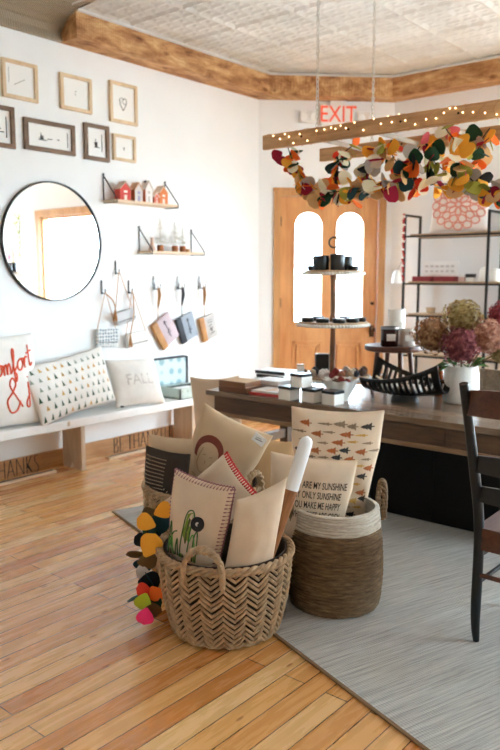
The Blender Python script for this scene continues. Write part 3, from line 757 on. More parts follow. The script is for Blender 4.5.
mb = MB(); mb.box((.115, .115, .235), (.025, .062, .26), None, .004); mb.box((-.10, .115, .362), (.43, .06, .014), None, .004); mb.build('lid_edging', m_inkd, t)
mb = MB(); mb.b(-.03, .03, -.158, -.145, .04, .06); mb.build('latch', m_leather, t)
# word signs standing on the floor below the bench
def word_sign(x0, x1, y, txt, label, xt, sx, size, skip=0):
    t = thing('word_sign', label, 'sign', ((x0 + x1) / 2, y, 0)); L = x1 - x0
    mb = MB(); mb.b(-L / 2, L / 2, -.03, .03, 0, .018, .002); mb.build('wood_base', m_pale, t)
    mb = MB(); add_text(mb, txt, size, lambda x, z, d: Vector((x + xt - (x0 + x1) / 2, d, z + .018 + size * .36)), -.004, .004, sx, -.008)
    mb.b(-L / 2 + .02, L / 2 - .02, -.004, .004, .016, .024)
    mb.build('metal_letters', m_black, t)
word_sign(2.42, 3.44, 4.95, 'GIVE THANKS', 'black metal GIVE THANKS word sign on wood base under bench', 2.94, .52, .22)
word_sign(3.98, 4.85, 4.95, 'BE THANKFUL', 'black metal BE THANKFUL word sign on wood base under bench', 4.42, .53, .22)

# ================================================================ BASKETS
def woven_basket(c, Rt, Rb, Hh, label, ncol, nrow, handles, bulge=.02):
    t = thing('woven_basket', label, 'basket', c)
    def rad(z): f = z / Hh; return Rb + (Rt - Rb) * f ** .8 + bulge * math.sin(PI * f)
    mb = MB()
    prof = [(.001, .004)] + [(rad(0) - .012, .004)] + [(rad(Hh * k / 12) - .012, Hh * k / 12 + .004) for k in range(13)]
    prof += [(r - .008, z) for r, z in reversed(prof[1:])] + [(.001, .014)]
    mb.lathe(prof, 40); mb.build('lining', m_wickd, t, True)
    mb = MB()
    zz0, zz1 = .012, Hh - .022
    for i in range(ncol):
        rise = 2 * PI * Rt / ncol * .95; a0 = 2 * PI * i / ncol; da = 2 * PI / ncol
        s = 1 if i % 2 else -1
        for j in range(-1, nrow + 2):
            zc = zz0 + (j + .5) * (zz1 - zz0) / nrow; dz = (zz1 - zz0) / nrow * 1.25
            for sub in (0,):
                P = []
                jr = random.uniform(-.003, .003)
                for k in range(5):
                    q = k / 4 - .5
                    z = zc + s * q * rise + jr
                    z = min(zz1 + .004, max(.004, z)); a = a0 + da * (q * 1.12 + .5)
                    r = rad(z) + .003 + .007 * math.cos(q * PI)
                    P.append(Vector((r * math.cos(a), r * math.sin(a), z)))
                if (P[0] - P[-1]).length < .012: continue
                mb.tube(P, (zz1 - zz0) / nrow * random.uniform(.24, .29), 6, flat=1.0)
    mb.build('herringbone_weave', m_wick, t, True)
    mb = MB()
    for st in range(3):
        n = 150
        mb.tube([((rad(Hh) + .004 + .011 * math.cos(k / n * 2 * PI * 16 + st * 2.1)) * math.cos(2 * PI * k / n), (rad(Hh) + .004 + .011 * math.cos(k / n * 2 * PI * 16 + st * 2.1)) * math.sin(2 * PI * k / n), Hh - .012 + .011 * math.sin(k / n * 2 * PI * 16 + st * 2.1)) for k in range(n)], .0095, 6, True)
    mb.build('braided_rim', m_wick, t, True)
    mb = MB(); n = 150
    for st in range(3):
        mb.tube([((rad(0) + .004 + .006 * math.cos(k / n * 2 * PI * 16 + st * 2.1)) * math.cos(2 * PI * k / n), (rad(0) + .004 + .006 * math.cos(k / n * 2 * PI * 16 + st * 2.1)) * math.sin(2 * PI * k / n), .011 + .005 * math.sin(k / n * 2 * PI * 16 + st * 2.1)) for k in range(n)], .006, 6, True)
    mb.build('base_rim', m_wick, t, True)
    for ang in handles:
        mb = MB(); u = Vector((math.cos(ang), math.sin(ang), 0)); v = Vector((-math.sin(ang), math.cos(ang), 0))
        core = []
        n = 44
        for k in range(n + 1):
            q = k / n * 2 - 1
            core.append(u * (rad(Hh) + .012) + v * (.085 * math.sin(q * PI / 2 * 1.1)) + Vector((0, 0, Hh - .07 + .155 * math.cos(q * PI / 2) ** .7 if abs(q) < 1 else Hh - .07)))
        for st in range(2):
            P = [p + (u * math.cos(i * .75 + st * PI) + Vector((0, 0, 1)) * math.sin(i * .75 + st * PI)) * .008 for i, p in enumerate(core)]
            mb.tube(P, .0115, 6)
        mb.build('wicker_handle', m_wick, t, True)
    return t
dirang = lambda px: HEAD - math.atan((px - 250) / F)
cF = Vector((2.366, 2.130, 0)); cB = Vector((2.744, 2.628, 0)); cS = Vector((2.89, 1.889, 0))
# the rug first: the baskets overlap its left edge
ru = Vector((-.325, -.946, 0)); rv = Vector((.946, -.325, 0)); rc = Vector((3.08, 3.79, 0))
RL, RW_ = 4.3, 2.5
rm = rc + ru * RL / 2 + rv * RW_ / 2
t = thing('rug', 'large pale grey flatweave rug under the table and baskets', 'rug', rm, math.atan2(rv.y, rv.x))
mb = MB(); n = 40
mb.quadgrid([[(-RW_ / 2 + RW_ * i / n, -RL / 2 + RL * j / n, .007 + .0012 * noise.noise(Vector((i * .5, j * .5, 0)))) for j in range(n + 1)] for i in range(n + 1)])
mb.b(-RW_ / 2, RW_ / 2, -RL / 2, RL / 2, .0005, .004); mb.build('woven_field', m_rug, t, True)
for s in (-1, 1):
    mb = MB(); mb.b(s * RW_ / 2 - .008, s * RW_ / 2 + .008, -RL / 2, RL / 2, .0005, .010, .003); mb.build('bound_edge', M('brown_binding', (128, 100, 70), .9), t)
    mb = MB(); mb.b(-RW_ / 2, RW_ / 2, s * RL / 2 - .006, s * RL / 2 + .006, .0005, .009, .003); mb.build('bound_end', M('grey_binding', (130, 126, 120), .9), t)
zR = .010
tocam = math.atan2(-cF.y, -cF.x)
woven_basket(cF + Vector((0, 0, zR)), .29, .23, .37, 'front herringbone wicker basket full of pillows, standing on floor edge', 36, 13, [tocam - R(18), tocam + R(162)], .010)
woven_basket(cB + Vector((0, 0, zR)), .30, .24, .49, 'taller herringbone wicker basket behind the front basket', 36, 18, [tocam + R(58), tocam + R(238)], .015)
# coiled seagrass basket
t = thing('seagrass_basket', 'tall coiled seagrass basket with white top band beside table', 'basket', cS + Vector((0, 0, zR)))
def seagrass(mats, z0, z1, nm, mat, n):
    mb = MB(); prof = []
    rad = lambda z: .212 + .02 * math.sin(PI * min(1, z / .46) ** .8) - .006 * (z / .48)
    for i in range(n):
        for k in range(6):
            z = z0 + (i + k / 6) * (z1 - z0) / n
            prof.append((rad(z) + .007 * math.sin(PI * k / 6) ** .6 - .0035, z))
    prof.append((rad(z1) - .0035, z1))
    NN = 90
    rows = []
    for r, z in prof:
        rows.append([Vector(((r + .0035 * noise.noise(Vector((math.cos(2 * PI * k / NN) * 9, math.sin(2 * PI * k / NN) * 9, z * 120)))) * math.cos(2 * PI * k / NN), (r + .0035 * noise.noise(Vector((math.cos(2 * PI * k / NN) * 9, math.sin(2 * PI * k / NN) * 9, z * 120)))) * math.sin(2 * PI * k / NN), z + .0025 * noise.noise(Vector((math.cos(2 * PI * k / NN) * 3, math.sin(2 * PI * k / NN) * 3, z * 30))))) for k in range(NN)])
    rows2 = [[Vector((p.x * .93, p.y * .93, p.z)) for p in rows[q]] for q in (-1, 0)]
    mb.quadgrid(rows + rows2, True, True)
    if z0 < .01: mb.lathe([(.19, .006), (.001, .006)], 40); mb.lathe([(.19, .012), (.001, .012)], 40)
    mb.build(nm, mat, t, True)
def straw(name, a, b, c):
    q = NT(name); mp = q.coord((14, 14, 110)); nz = q.n('TexNoise', Scale=1.0, Detail=6.0, Roughness=.7); q.l(mp, 0, nz, 'Vector')
    r = q.ramp([(.3, lin(a)), (.5, lin(b)), (.72, lin(c))]); q.l(nz, 'Fac', r, 'Fac'); q.l(r, 'Color', q.b, 'Base Color'); q.b.inputs['Roughness'].default_value = .8
    mp2 = q.coord((60, 60, 300)); n2 = q.n('TexNoise', Scale=1.0, Detail=5.0); q.l(mp2, 0, n2, 'Vector'); q.bump(n2, 'Fac', .6, .006); return q.m
m_sgb = straw('brown_seagrass', (70, 52, 33), (112, 87, 58), (150, 124, 90)); m_sgw = straw('white_seagrass', (168, 156, 140), (204, 194, 178), (226, 220, 208))
seagrass(None, 0, .385, 'brown_coils', m_sgb, 26); seagrass(None, .385, .48, 'white_coils', m_sgw, 7)
for ang in (dirang(339) + PI - R(-98), dirang(339) + PI + R(-82)):
    mb = MB(); u = Vector((math.cos(ang), math.sin(ang), 0)); v = Vector((-math.sin(ang), math.cos(ang), 0)); core = []
    for k in range(41):
        q = k / 40 * 2 - 1; core.append(u * (.218 + .008 * math.cos(q * PI / 2)) + v * (.07 * math.sin(q * PI / 2 * 1.15)) + Vector((0, 0, .43 + .16 * max(0, math.cos(q * PI / 2)) ** .7)))
    for st in range(3):
        mb.tube([p + (u * math.cos(i * .6 + st * 2.1) + Vector((0, 0, 1)) * math.sin(i * .6 + st * 2.1)) * .008 for i, p in enumerate(core)], .0085, 6)
    mb.build('rope_handle', m_sgb, t, True)

# ---- pillows standing in the baskets
FC = R(-50)                                    # yaw that faces the viewer
def bpil(label, px, py, D, w, h, th, yaw, lean, roll, mat, seed, back=None, name='throw_pillow', cv=.06, corner=0, sq=0, sk=0):
    m = orient(FC + R(yaw), R(lean), R(roll)); p = atd(px, py, D)
    loc = by_top(p, h * (.98), m, corner * w / 2)
    return make_pillow(label, w, h, th, loc, m.to_euler(), mat, name, seed, back, cv=cv, sq=sq, sk=sk)
# front basket
o, S_, f = bpil('cream pillow with green cactus print and mauve blanket stitching in front basket', 204, 480, 3.12, .33, .45, .13, -34, 5, 6, m_cream, 11, m_stripe, sq=.22)
seam(o, f, 'blanket_stitch', m_pink, .003, .014, 'TRL', .017, .34, .46)
cact = [(-.02, -.5), (.06, -.52), (.22, .3), (.26, .52), (.18, .6), (.08, .52), (.02, .2)]
patches(o, S_, 'cactus_print', [m_lgreen, M('dark_olive_print', (88, 92, 50), .9)], [(0, [(-.30, -.62), (.0, -.62), (.08, .0), (.16, .26), (.08, .40), (-.08, .34), (-.20, -.05)]), (1, [(-.20, -.62), (-.08, -.62), (-.02, .0), (.06, .24), (-.01, .28), (-.10, -.05)])])
strokes(o, S_, 'green_outline', m_dgreen, [[(-.31, -.62), (-.22, -.05), (-.1, .36), (.08, .42), (.18, .26), (.09, 0), (.01, -.62)], [(-.85, -.62), (-.80, -.1), (-.74, .0), (-.70, -.62)], [(-.76, -.3), (-.6, -.15), (-.45, -.1)], [(.22, -.62), (.24, -.1), (.34, .0), (.36, -.62)], [(-.5, -.6), (-.42, -.25), (-.36, -.6)], [(.12, -.62), (.2, -.4)]], .0028, 5)
strokes(o, S_, 'bush_outline', M('bright_leaf_print', (110, 176, 84), .9), [[(-.92, -.62), (-.86, -.3), (-.78, -.45), (-.7, -.25), (-.62, -.5), (-.55, -.62)], [(.1, -.2), (.2, -.05), (.28, -.3), (.3, -.62)]], .003, 5)
mb = MB(); EX, EZ = .30, .20
for k in (1.0, .62): mb.tube([S_(EX + .17 * k * math.cos(a), EZ + .125 * k * math.sin(a), .003) for a in [2 * PI * i / 20 for i in range(20)]], .0065 if k == 1 else .005, 6, True)
mb.build('round_emblem', m_inkd, o, True)
patches(o, S_, 'emblem_disc', [m_inkd, M('light_emblem', (200, 190, 176), .9)], [(0, [(EX + .15 * math.cos(a), EZ + .11 * math.sin(a)) for a in [2 * PI * i / 16 for i in range(16)]]), (1, [(EX + .06 * math.cos(a), EZ + .045 * math.sin(a)) for a in [2 * PI * i / 10 for i in range(10)]])], .0035)
o, S_, f = bpil('cream pillow with red stitched edge tilted corner-up in front basket', 226, 454, 3.32, .27, .40, .12, -16, 4, 50, m_cream, 13, corner=-.94)
seam(o, f, 'red_stitch', m_red, .005, .012, 'T', .016, .36, .4)
o, S_, f = bpil('plain cream pillow at right of front basket', 262, 490, 3.04, .215, .38, .15, 22, 3, 12, m_cream, 17, cv=.09, sk=.55)
seam(o, f, 'seam', m_cream, .002)
# paddle with white-dipped end
p0 = atd(268, 565, 3.05); p1 = atd(308, 436, 3.14)
t = thing('wooden_paddle', 'wooden paddle with white dipped tip sticking out of front basket', 'paddle', p0 - Vector((0, 0, .0)))
ax = p1 - p0; L = ax.length; q = Vector((0, 0, 1)).rotation_difference(ax.normalized())
t.rotation_mode = 'QUATERNION'; t.rotation_quaternion = q @ Matrix.Rotation(R(-35), 3, 'Z').to_quaternion()
def slab(z0, z1, nm, m, n=14):
    mb = MB(); rows = []
    for k in range(n + 1):
        z = z0 + (z1 - z0) * k / n; ff = z / L
        w_ = .018 + .014 * min(1, max(0, (ff - .1) / .5))
        if z > L - .04: w_ *= math.sqrt(max(.0, 1 - ((z - L + .04) / .04) ** 2)) * .98 + .02
        rows.append([Vector((w_ * math.cos(a), .55 * w_ * math.sin(a), z)) for a in [2 * PI * i / 16 for i in range(16)]])
    V = mb.quadgrid(rows, False, True); mb.face(V[-1]); mb.face(list(reversed(V[0]))); mb.build(nm, m, t, True)
slab(0, L * .58, 'wooden_shaft', wood('paddle_wood', (122, 76, 42), (176, 120, 72), 'Z', 2, .5)); slab(L * .58, L, 'white_tip', M('white_dip', (236, 236, 234), .4), 24)
# back basket
o, S_, f = bpil('charcoal knit pillow with white stitch rows, left in back basket', 168, 451, 3.72, .27, .40, .09, -26, 3, 4, m_char, 21, sq=.25)
sg = [[(-.85 + i * .1, v), (-.80 + i * .1, v)] for v in (.8, .7, .6, .5, .4, .3, .2, .1, 0, -.1) for i in range(11) if -.85 + i * .1 < .15]
strokes(o, S_, 'white_stitching', m_cream, sg + [[(u, -.1 + .1 * math.sin(u * 9)), (u + .05, -.06 + .1 * math.sin(u * 9))] for u in (.15, .3, .45, .6, .75)], .0022)
o, S_, f = bpil('cream pillow behind the charcoal one in back basket', 178, 438, 3.84, .31, .44, .10, -6, 4, 3, m_cream2, 23, sq=.25)
seam(o, f, 'seam', m_cream2, .0025)
o, S_, f = bpil('large cream pillow with faint face print and red-brown hair', 238, 421, 3.80, .40, .50, .13, -8, 5, 24, m_cream2, 25, sq=.3)
hair = []
for i in range(17):
    a = R(200) - R(225) * i / 16; hair.append((-.36 + .44 * math.cos(a), .12 + .40 * math.sin(a)))
for i in range(17):
    a = R(-25) + R(225) * i / 16; hair.append((-.36 + .33 * math.cos(a), .06 + .30 * math.sin(a)))
mb = MB()
for i in range(16):
    a, b, c, d = hair[i], hair[i + 1], hair[32 - i], hair[33 - i]
    mb.face([mb.bm.verts.new(S_(u, v, .002)) for u, v in (a, b, c, d)])
mb.build('hair_print', m_brownred, o, doub=True)
rr = random.Random(9)
strokes(o, S_, 'faint_print', m_faint, [[(-.55, .2), (-.62, -.1), (-.5, -.3), (-.3, -.3), (-.15, -.05)], [(-.5, .05), (-.42, .08)], [(-.28, .05), (-.2, .08)], [(-.38, -.05), (-.36, -.12)], [(-.7, -.4), (-.5, -.45), (-.4, -.7)], [(-.2, -.35), (-.1, -.6), (-.2, -.8)], [(-.62, -.5), (-.6, -.85)], [(-.4, -.5), (-.3, -.8)], [(-.05, -.4), (0, -.8)]], .003)
mb = MB(); mb.box((.145, -.06, .46), (.07, .004, .045), Matrix.Rotation(R(12), 3, 'Y')); tg = mb.build('paper_tag', m_paper, o)
mb = MB(); mb.b(.125, .165, -.0635, -.062, .455, .459); mb.b(.125, .155, -.0635, -.062, .465, .468); mb.build('tag_print', m_ink, tg)
o, S_, f = bpil('tan linen pillow at the right back of back basket', 270, 440, 3.96, .28, .42, .09, 8, 4, 10, m_tan, 27, sq=.3)
seam(o, f, 'seam', m_tan, .0025)
# seagrass basket
o, S_, f = bpil('big pillow printed with sideways trees in seagrass basket', 338, 411, 3.585, .455, .56, .11, 2, 3, 3, m_cream, 31, sq=.32)
pol = []; rr = random.Random(12)
for j in range(12):
    for i in range(6):
        u = -.85 + i * .34 + (.17 if j % 2 else 0) + rr.uniform(-.05, .05); v = -.88 + j * .15
        if abs(u) > .88: continue
        k = rr.choice([0, 0, 1, 2, 3, 3, 3]); big = k in (0, 1) or rr.random() < .2; v += rr.uniform(-.035, .035)
        L_ = rr.uniform(.26, .34); hh = .072 if big else .032
        pol += [(k, [(u + L_ * .3, v - hh), (u + L_ * .3, v + hh), (u - L_ * .16, v)]), (k, [(u + L_ * .02, v - hh * .75), (u + L_ * .02, v + hh * .75), (u - L_ * .36, v)]), (k, [(u - L_ * .2, v - hh * .5), (u - L_ * .2, v + hh * .5), (u - L_ * .5, v)])]
        pol += [(k, [(u + L_ * .28, v - .010), (u + L_ * .5, v - .010), (u + L_ * .5, v + .010), (u + L_ * .28, v + .010)])]
patches(o, S_, 'sideways_tree_print', [M('charcoal_print', (62, 58, 54), .9), m_rust, m_gold, M('taupe_print', (150, 128, 104), .9)], pol)
seam(o, f, 'seam', m_cream, .003)
o, S_, f = bpil('cream pillow lettered YOU ARE MY SUNSHINE in seagrass basket', 314, 458, 3.43, .41, .42, .11, -4, 6, 5, m_cream, 33, sq=.25)
mb = MB()
for i, ln in enumerate(['YOU ARE MY SUNSHINE', 'MY ONLY SUNSHINE', 'YOU MAKE ME HAPPY', 'WHEN SKIES ARE GREY']):
    add_text(mb, ln, .23, lambda x, z, d: S_(x + .16, z * 1.0 + .40 - i * .235, .002), 0, None, .56, .0025, 40)
mb.build('lettering', M('brown_black_ink', (66, 56, 50), .9), o)
seam(o, f, 'seam', m_cream, .0025)
# tall cream cushion standing behind the table end
m = orient(R(-62), R(-6), R(-3)); p = onx(222, 374, 4.30)
o, S_, f = make_pillow('tall cream cushion standing on floor beyond left end of table', .40, p.z - .002, .16, Vector((p.x, p.y, .002)), m.to_euler(), m_cream, 'floor_cushion', 41)

# ================================================================ FELT GARLANDS
felt = [M('felt_' + n, tuple(min(250, int(v * 1.12 + 6)) for v in c), .95, var=.08, scale=60, spec=.1) for n, c in (('mustard', (214, 150, 52)), ('orange', (212, 98, 38)), ('forest', (34, 62, 44)), ('teal', (34, 62, 66)), ('burgundy', (132, 28, 48)), ('grey', (164, 158, 150)), ('cream', (226, 212, 188)), ('olive', (140, 136, 58)), ('rose', (196, 96, 104)), ('tan', (190, 152, 104)), ('black', (30, 32, 34)), ('lime', (160, 178, 50)), ('pink', (214, 54, 110)), ('red', (196, 56, 38)), ('umber', (92, 72, 44)))]
petal_me = []
for k, fm in enumerate(felt):
    mb = MB(); nl = 8; rows = []
    for side in (1, -1):
        rws = []
        for i in range(nl + 1):
            t_ = i / nl; wd_ = (.06 + .44 * math.sin(PI / 2 * min(1, t_ / .62))) if t_ <= .62 else .5 * math.sqrt(max(.0, 1 - ((t_ - .62) / .38) ** 2)) + .02
            rws.append([Vector((s * wd_, side * .03 + .12 * (s * s) * wd_ + .25 * t_ * t_, t_)) for s in (-1, -.5, 0, .5, 1)])
        rows.append(rws)
    V0 = mb.quadgrid(rows[0]); V1 = mb.quadgrid(rows[1])
    ring0 = [r[0] for r in V0] + V0[-1][1:-1] + [r[-1] for r in reversed(V0)] + list(reversed(V0[0][1:-1]))
    ring1 = [r[0] for r in V1] + V1[-1][1:-1] + [r[-1] for r in reversed(V1)] + list(reversed(V1[0][1:-1]))
    for i in range(len(ring0)): mb.face((ring0[i], ring0[(i + 1) % len(ring0)], ring1[(i + 1) % len(ring0)], ring1[i]))
    o = mb.build('felt_petal', fm, None, True); petal_me.append(o.data); bpy.data.objects.remove(o)
LADC = [0, 0, 0, 1, 1, 2, 2, 3, 4, 4, 5, 5, 6, 6, 6, 7, 7, 8, 9, 9, 9, 10, 0, 1, 13]
def garland(path, label, npet, seed, lw=(.082, .080), cols=LADC, down=.9, spread=.016):
    P = smoothpath(path, 10); t = thing('felt_garland', label, 'garland', P[0]); o0 = P[0].copy(); rr = random.Random(seed)
    mb = MB(); mb.tube([p - o0 for p in P], .003, 5); mb.build('cord', felt[10], t)
    seg = [0]
    for a, b in zip(P, P[1:]): seg.append(seg[-1] + (b - a).length)
    for i in range(npet):
        s = seg[-1] * (i + rr.random() * .6) / npet; k = max(j for j in range(len(P) - 1) if seg[j] <= s) if s > 0 else 0
        a = P[k].lerp(P[k + 1], (s - seg[k]) / max(1e-6, seg[k + 1] - seg[k]))
        d = Vector((rr.gauss(0, 1), rr.gauss(0, 1), rr.gauss(0, .8) - down)).normalized()
        ob = bpy.data.objects.new('felt_petal', petal_me[rr.choice(cols)]); C.objects.link(ob); ob.parent = t
        ob.rotation_mode = 'QUATERNION'; ob.rotation_quaternion = d.to_track_quat('Z', 'Y') @ Matrix.Rotation(rr.uniform(0, 2 * PI), 3, 'Z').to_quaternion()
        k = rr.uniform(.85, 1.2); ob.scale = (lw[1] * k, lw[0] * .6 * k, lw[0] * k)
        ob.location = a - o0 + Vector((rr.gauss(0, spread), rr.gauss(0, spread), rr.gauss(0, spread)))
    return t

# ================================================================ HANGING LADDER
LX0, LX1 = 3.70, 4.32; zt = ony(264, 136, onx(264, 136, 3.7).y).z; LYE = onx(264, 136, 3.7).y; RH = .086
t = thing('hanging_ladder', 'old wooden ladder hung flat from the ceiling on chains over table', 'ladder', (LX0, LYE, zt - RH))
LL = 3.0
for dx in (0, LX1 - LX0):
    mb = MB(); mb.b(dx - .016, dx + .016, -LL, 0, 0, RH, .004); rl = mb.build('side_rail', m_ladder, t)
    mb = MB()
    for k in range(9): mb.tube([(dx - .019, -.30 - .33 * k, RH * .55), (dx - .014, -.30 - .33 * k, RH * .55)], .007, 8)
    mb.build('rung_end', m_brass, rl)
for k in range(9):
    y = onx(312, 144, 3.7).y - LYE - .37 * k
    if y > -LL: MB().tube([(0, y, RH * .45), (LX1 - LX0, y, RH * .45)], .015, 10).build('rung', m_dowel, t, True)
def chain(x, y, z0, z1, label):
    t = thing('hanging_chain', label, 'chain', (x, y, z0)); n = int((z1 - z0) / .026); mb = MB()
    for k in range(n):
        z = k * .026; pts = []
        for a in range(10):
            c, s = .008 * math.cos(2 * PI * a / 10), .0175 * math.sin(2 * PI * a / 10)
            pts.append((c if k % 2 else 0, 0 if k % 2 else c, z + s + .012))
        mb.tube(pts, .0028, 5, True)
    mb.build('links', m_chain, t, True)
    mb = MB(); mb.tube([(0, 0, z1 - z0 - .02), (0, 0, z1 - z0 + .01)], .006, 8); mb.lathe([(.02, z1 - z0 - .006), (.02, z1 - z0 + .006)], 12, cap=True); mb.build('ceiling_hook', m_steel, t)
cy1 = onx(317, 128, LX0).y; cy2 = onx(372, 140, LX1).y
chain(LX0, cy1, zt, ZC - .01, 'white chain holding the near rail of ladder, left of two'); chain(LX1, cy2, zt, ZC - .01, 'white chain holding the far ladder rail, right of two')
# fairy lights on the near rail
t = thing('fairy_lights', 'string of warm fairy lights wound round the near ladder rail', 'string lights', (LX0, LYE, zt - RH)); rr = random.Random(2)
pts = []; bl = []
m_bulb = mat_emit('warm_bulb', (255, 226, 170), 1.6)
for k in range(150):
    a = k * .8; y = -.03 - 1.75 * k / 150
    pts.append((-math.cos(a) * .024, y + .02 * math.sin(a * 1.7), RH / 2 + math.sin(a) * (RH / 2 + .006)))
MB().tube(smoothpath(pts, 3), .0012, 4).build('wire', m_leather, t)
for k in range(4, 150, 4):
    p = Vector(pts[k]); 
    if p.x > -.008: p.x = -.024; p.z = rr.uniform(.01, RH - .01)
    MB().ball(p, .0045, 8, 6).build('bulb', m_bulb, t, True)
def gp(lst, X): return [onx(x, y, X) for x, y in lst]
garland(gp([(288, 148), (296, 168), (308, 184), (326, 192), (347, 190), (366, 187), (386, 182)], 3.74), 'felt petal garland swagging below the left end of ladder', 84, 1)
garland(gp([(352, 146), (341, 156), (335, 170), (330, 182)], 3.86), 'short felt garland strand dropping beside the leftmost ladder rung', 26, 2)
garland(gp([(392, 140), (380, 156), (366, 168), (372, 182), (392, 186), (404, 176), (412, 160), (420, 146)], 3.80), 'felt petal garland looping below the middle of ladder', 58, 3)
garland(gp([(376, 148), (388, 150), (399, 166), (410, 178), (432, 182), (450, 184), (466, 178), (478, 160), (482, 140), (490, 128)], 3.96), 'felt petal garland looping from mid ladder up to right', 72, 4)
garland(gp([(445, 128), (458, 146), (462, 166), (474, 182), (490, 188), (515, 190), (530, 170)], 3.80), 'felt petal garland hanging at right edge of the photo', 62, 5)
garland(gp([(425, 140), (433, 160), (446, 172)], 4.05), 'short dark felt strand hanging under middle of far rail', 22, 6)
# garland spilling over the back basket onto the floor
fp = [atd(168, 514, 3.30), atd(152, 520, 3.30), atd(147, 536, 3.28), atd(150, 556, 3.26), atd(147, 575, 3.24), atd(150, 592, 3.22), atd(157, 606, 3.20)]
g = garland(fp, 'bright felt petal garland spilling down between the two wicker baskets', 15, 8, (.085, .072), [2, 3, 10, 14, 2, 9], .7, .018)
def lone(g, px, py, D, col, s=.08, roll=0):
    ob = bpy.data.objects.new('felt_petal', petal_me[col]); C.objects.link(ob); ob.parent = g
    q = Matrix.Rotation(FC, 3, 'Z') @ Matrix.Rotation(R(roll), 3, 'Y'); ob.rotation_mode = 'QUATERNION'; ob.rotation_quaternion = q.to_quaternion()
    ob.scale = (s * .9, s * .6, s); ob.location = atd(px, py, D) - g.location - q @ Vector((0, 0, s * .5))
for a in ((146, 523, 3.20, 0, .09, -70), (163, 511, 3.2, 0, .085, 70), (150, 546, 3.17, 0, .11, 25), (157, 527, 3.22, 3, .10, 40), (141, 541, 3.22, 10, .07, -60), (147, 561, 3.2, 14, .09, 80), (143, 573, 3.2, 5, .07, -80), (149, 582, 3.18, 10, .10, 90), (144, 591, 3.15, 13, .075, -80), (143, 602, 3.12, 11, .085, 200), (152, 610, 3.12, 14, .085, 160), (145, 617, 3.08, 12, .085, 190), (156, 594, 3.14, 1, .08, 150)): lone(g, *a)

# ================================================================ TABLE
TZ = .74; TX0, TX1, TY0, TY1 = 3.92, 4.86, .55, 3.72
t = thing('farm_table', 'long rustic wooden table with planked top and apron drawers', 'table', ((TX0 + TX1) / 2, (TY0 + TY1) / 2, 0)); tc = Vector(((TX0 + TX1) / 2, (TY0 + TY1) / 2, 0))
def tb(mb, *a, bev=.004): return mb.b(a[0] - tc.x, a[1] - tc.x, a[2] - tc.y, a[3] - tc.y, a[4], a[5], bev)
mb = MB(); tb(mb, TX0, TX1, TY0, TY1, TZ - .038, TZ); mb.build('tabletop', m_ttop, t)
mb = MB()
tb(mb, TX0 + .03, TX0 + .055, TY0 + .06, TY1 - .06, TZ - .165, TZ - .038); tb(mb, TX1 - .055, TX1 - .03, TY0 + .06, TY1 - .06, TZ - .165, TZ - .038)
tb(mb, TX0 + .05, TX1 - .05, TY1 - .10, TY1 - .06, TZ - .165, TZ - .038); tb(mb, TX0 + .05, TX1 - .05, TY0 + .06, TY0 + .10, TZ - .165, TZ - .038)
mb.build('apron', m_tablew, t)
mb = MB(); tb(mb, TX0 + .022, TX0 + .06, TY0 + .06, TY1 - .06, TZ - .185, TZ - .155); mb.build('apron_moulding', m_edge, t)
for y0, y1 in ((2.60, 3.45), (1.82, 2.58), (.9, 1.80)):
    mb = MB(); tb(mb, TX0 + .022, TX0 + .035, y0 + .012, y1 - .012, TZ - .148, TZ - .048); mb.build('drawer_front', m_tablew, t)
for x in (TX0 + .075, TX1 - .075):
    for y in (TY0 + .1, TY1 - .10):
        mb = MB(); tb(mb, x - .04, x + .04, y - .04, y + .04, .0095, TZ - .038); mb.build('leg', m_tablew, t)
mb = MB(); tb(mb, TX0 + .1, TX1 - .1, TY1 - .125, TY1 - .075, .26, .33); mb.build('end_stretcher', m_tablew, t)
t = thing('storage_chest', 'black wooden chest standing under the table', 'chest', (4.43, 2.05, zR)); cc = Vector((4.5, 2.05, 0))
mb = MB(); mb.b(-.20, .20, -.86, .90, .0, .50, .01); mb.build('chest_body', m_dark, t)
mb = MB(); mb.b(-.215, .215, -.875, .915, .50, .54, .008); mb.build('lid', m_dark, t)
for y in (-.43, 0, .45):
    mb = MB(); mb.b(-.208, -.198, y - .02, y + .02, .02, .49); mb.build('batten', m_dark, t)
# floor beam lit board seen behind the leg: none

# ---- things on the table
def box_thing(name, c, s, rz, label, cat, mbody, mlid=None, lidh=.02, group=None):
    t = thing(name, label, cat, c, rz, group)
    mb = MB(); mb.b(-s[0] / 2, s[0] / 2, -s[1] / 2, s[1] / 2, 0, s[2] - (lidh if mlid else 0), .003); mb.build('box', mbody, t)
    if mlid:
        mb = MB(); mb.b(-s[0] / 2 - .002, s[0] / 2 + .002, -s[1] / 2 - .002, s[1] / 2 + .002, s[2] - lidh, s[2], .003); mb.build('lid', mlid, t)
    return t
m_card = M('white_card_box', (240, 236, 228), .6)
bs = (.105, .105, .092); br = R(-4)
box_thing('gift_box', (3.985, 2.995, TZ), bs, br, 'small white box with black lid, left end of the box row', 'box', m_card, m_blackp)
box_thing('gift_box', (4.005, 2.815, TZ), bs, br, 'small white black-lidded box, middle of bottom row', 'box', m_card, m_blackp)
box_thing('gift_box', (4.01, 2.655, TZ), bs, br, 'small white box with black lid, right end of the box row', 'box', m_card, m_blackp)
box_thing('gift_box', (4.00, 2.905, TZ + .0925), bs, br - R(3), 'small white box with black lid stacked on top of the others', 'box', m_card, m_blackp)
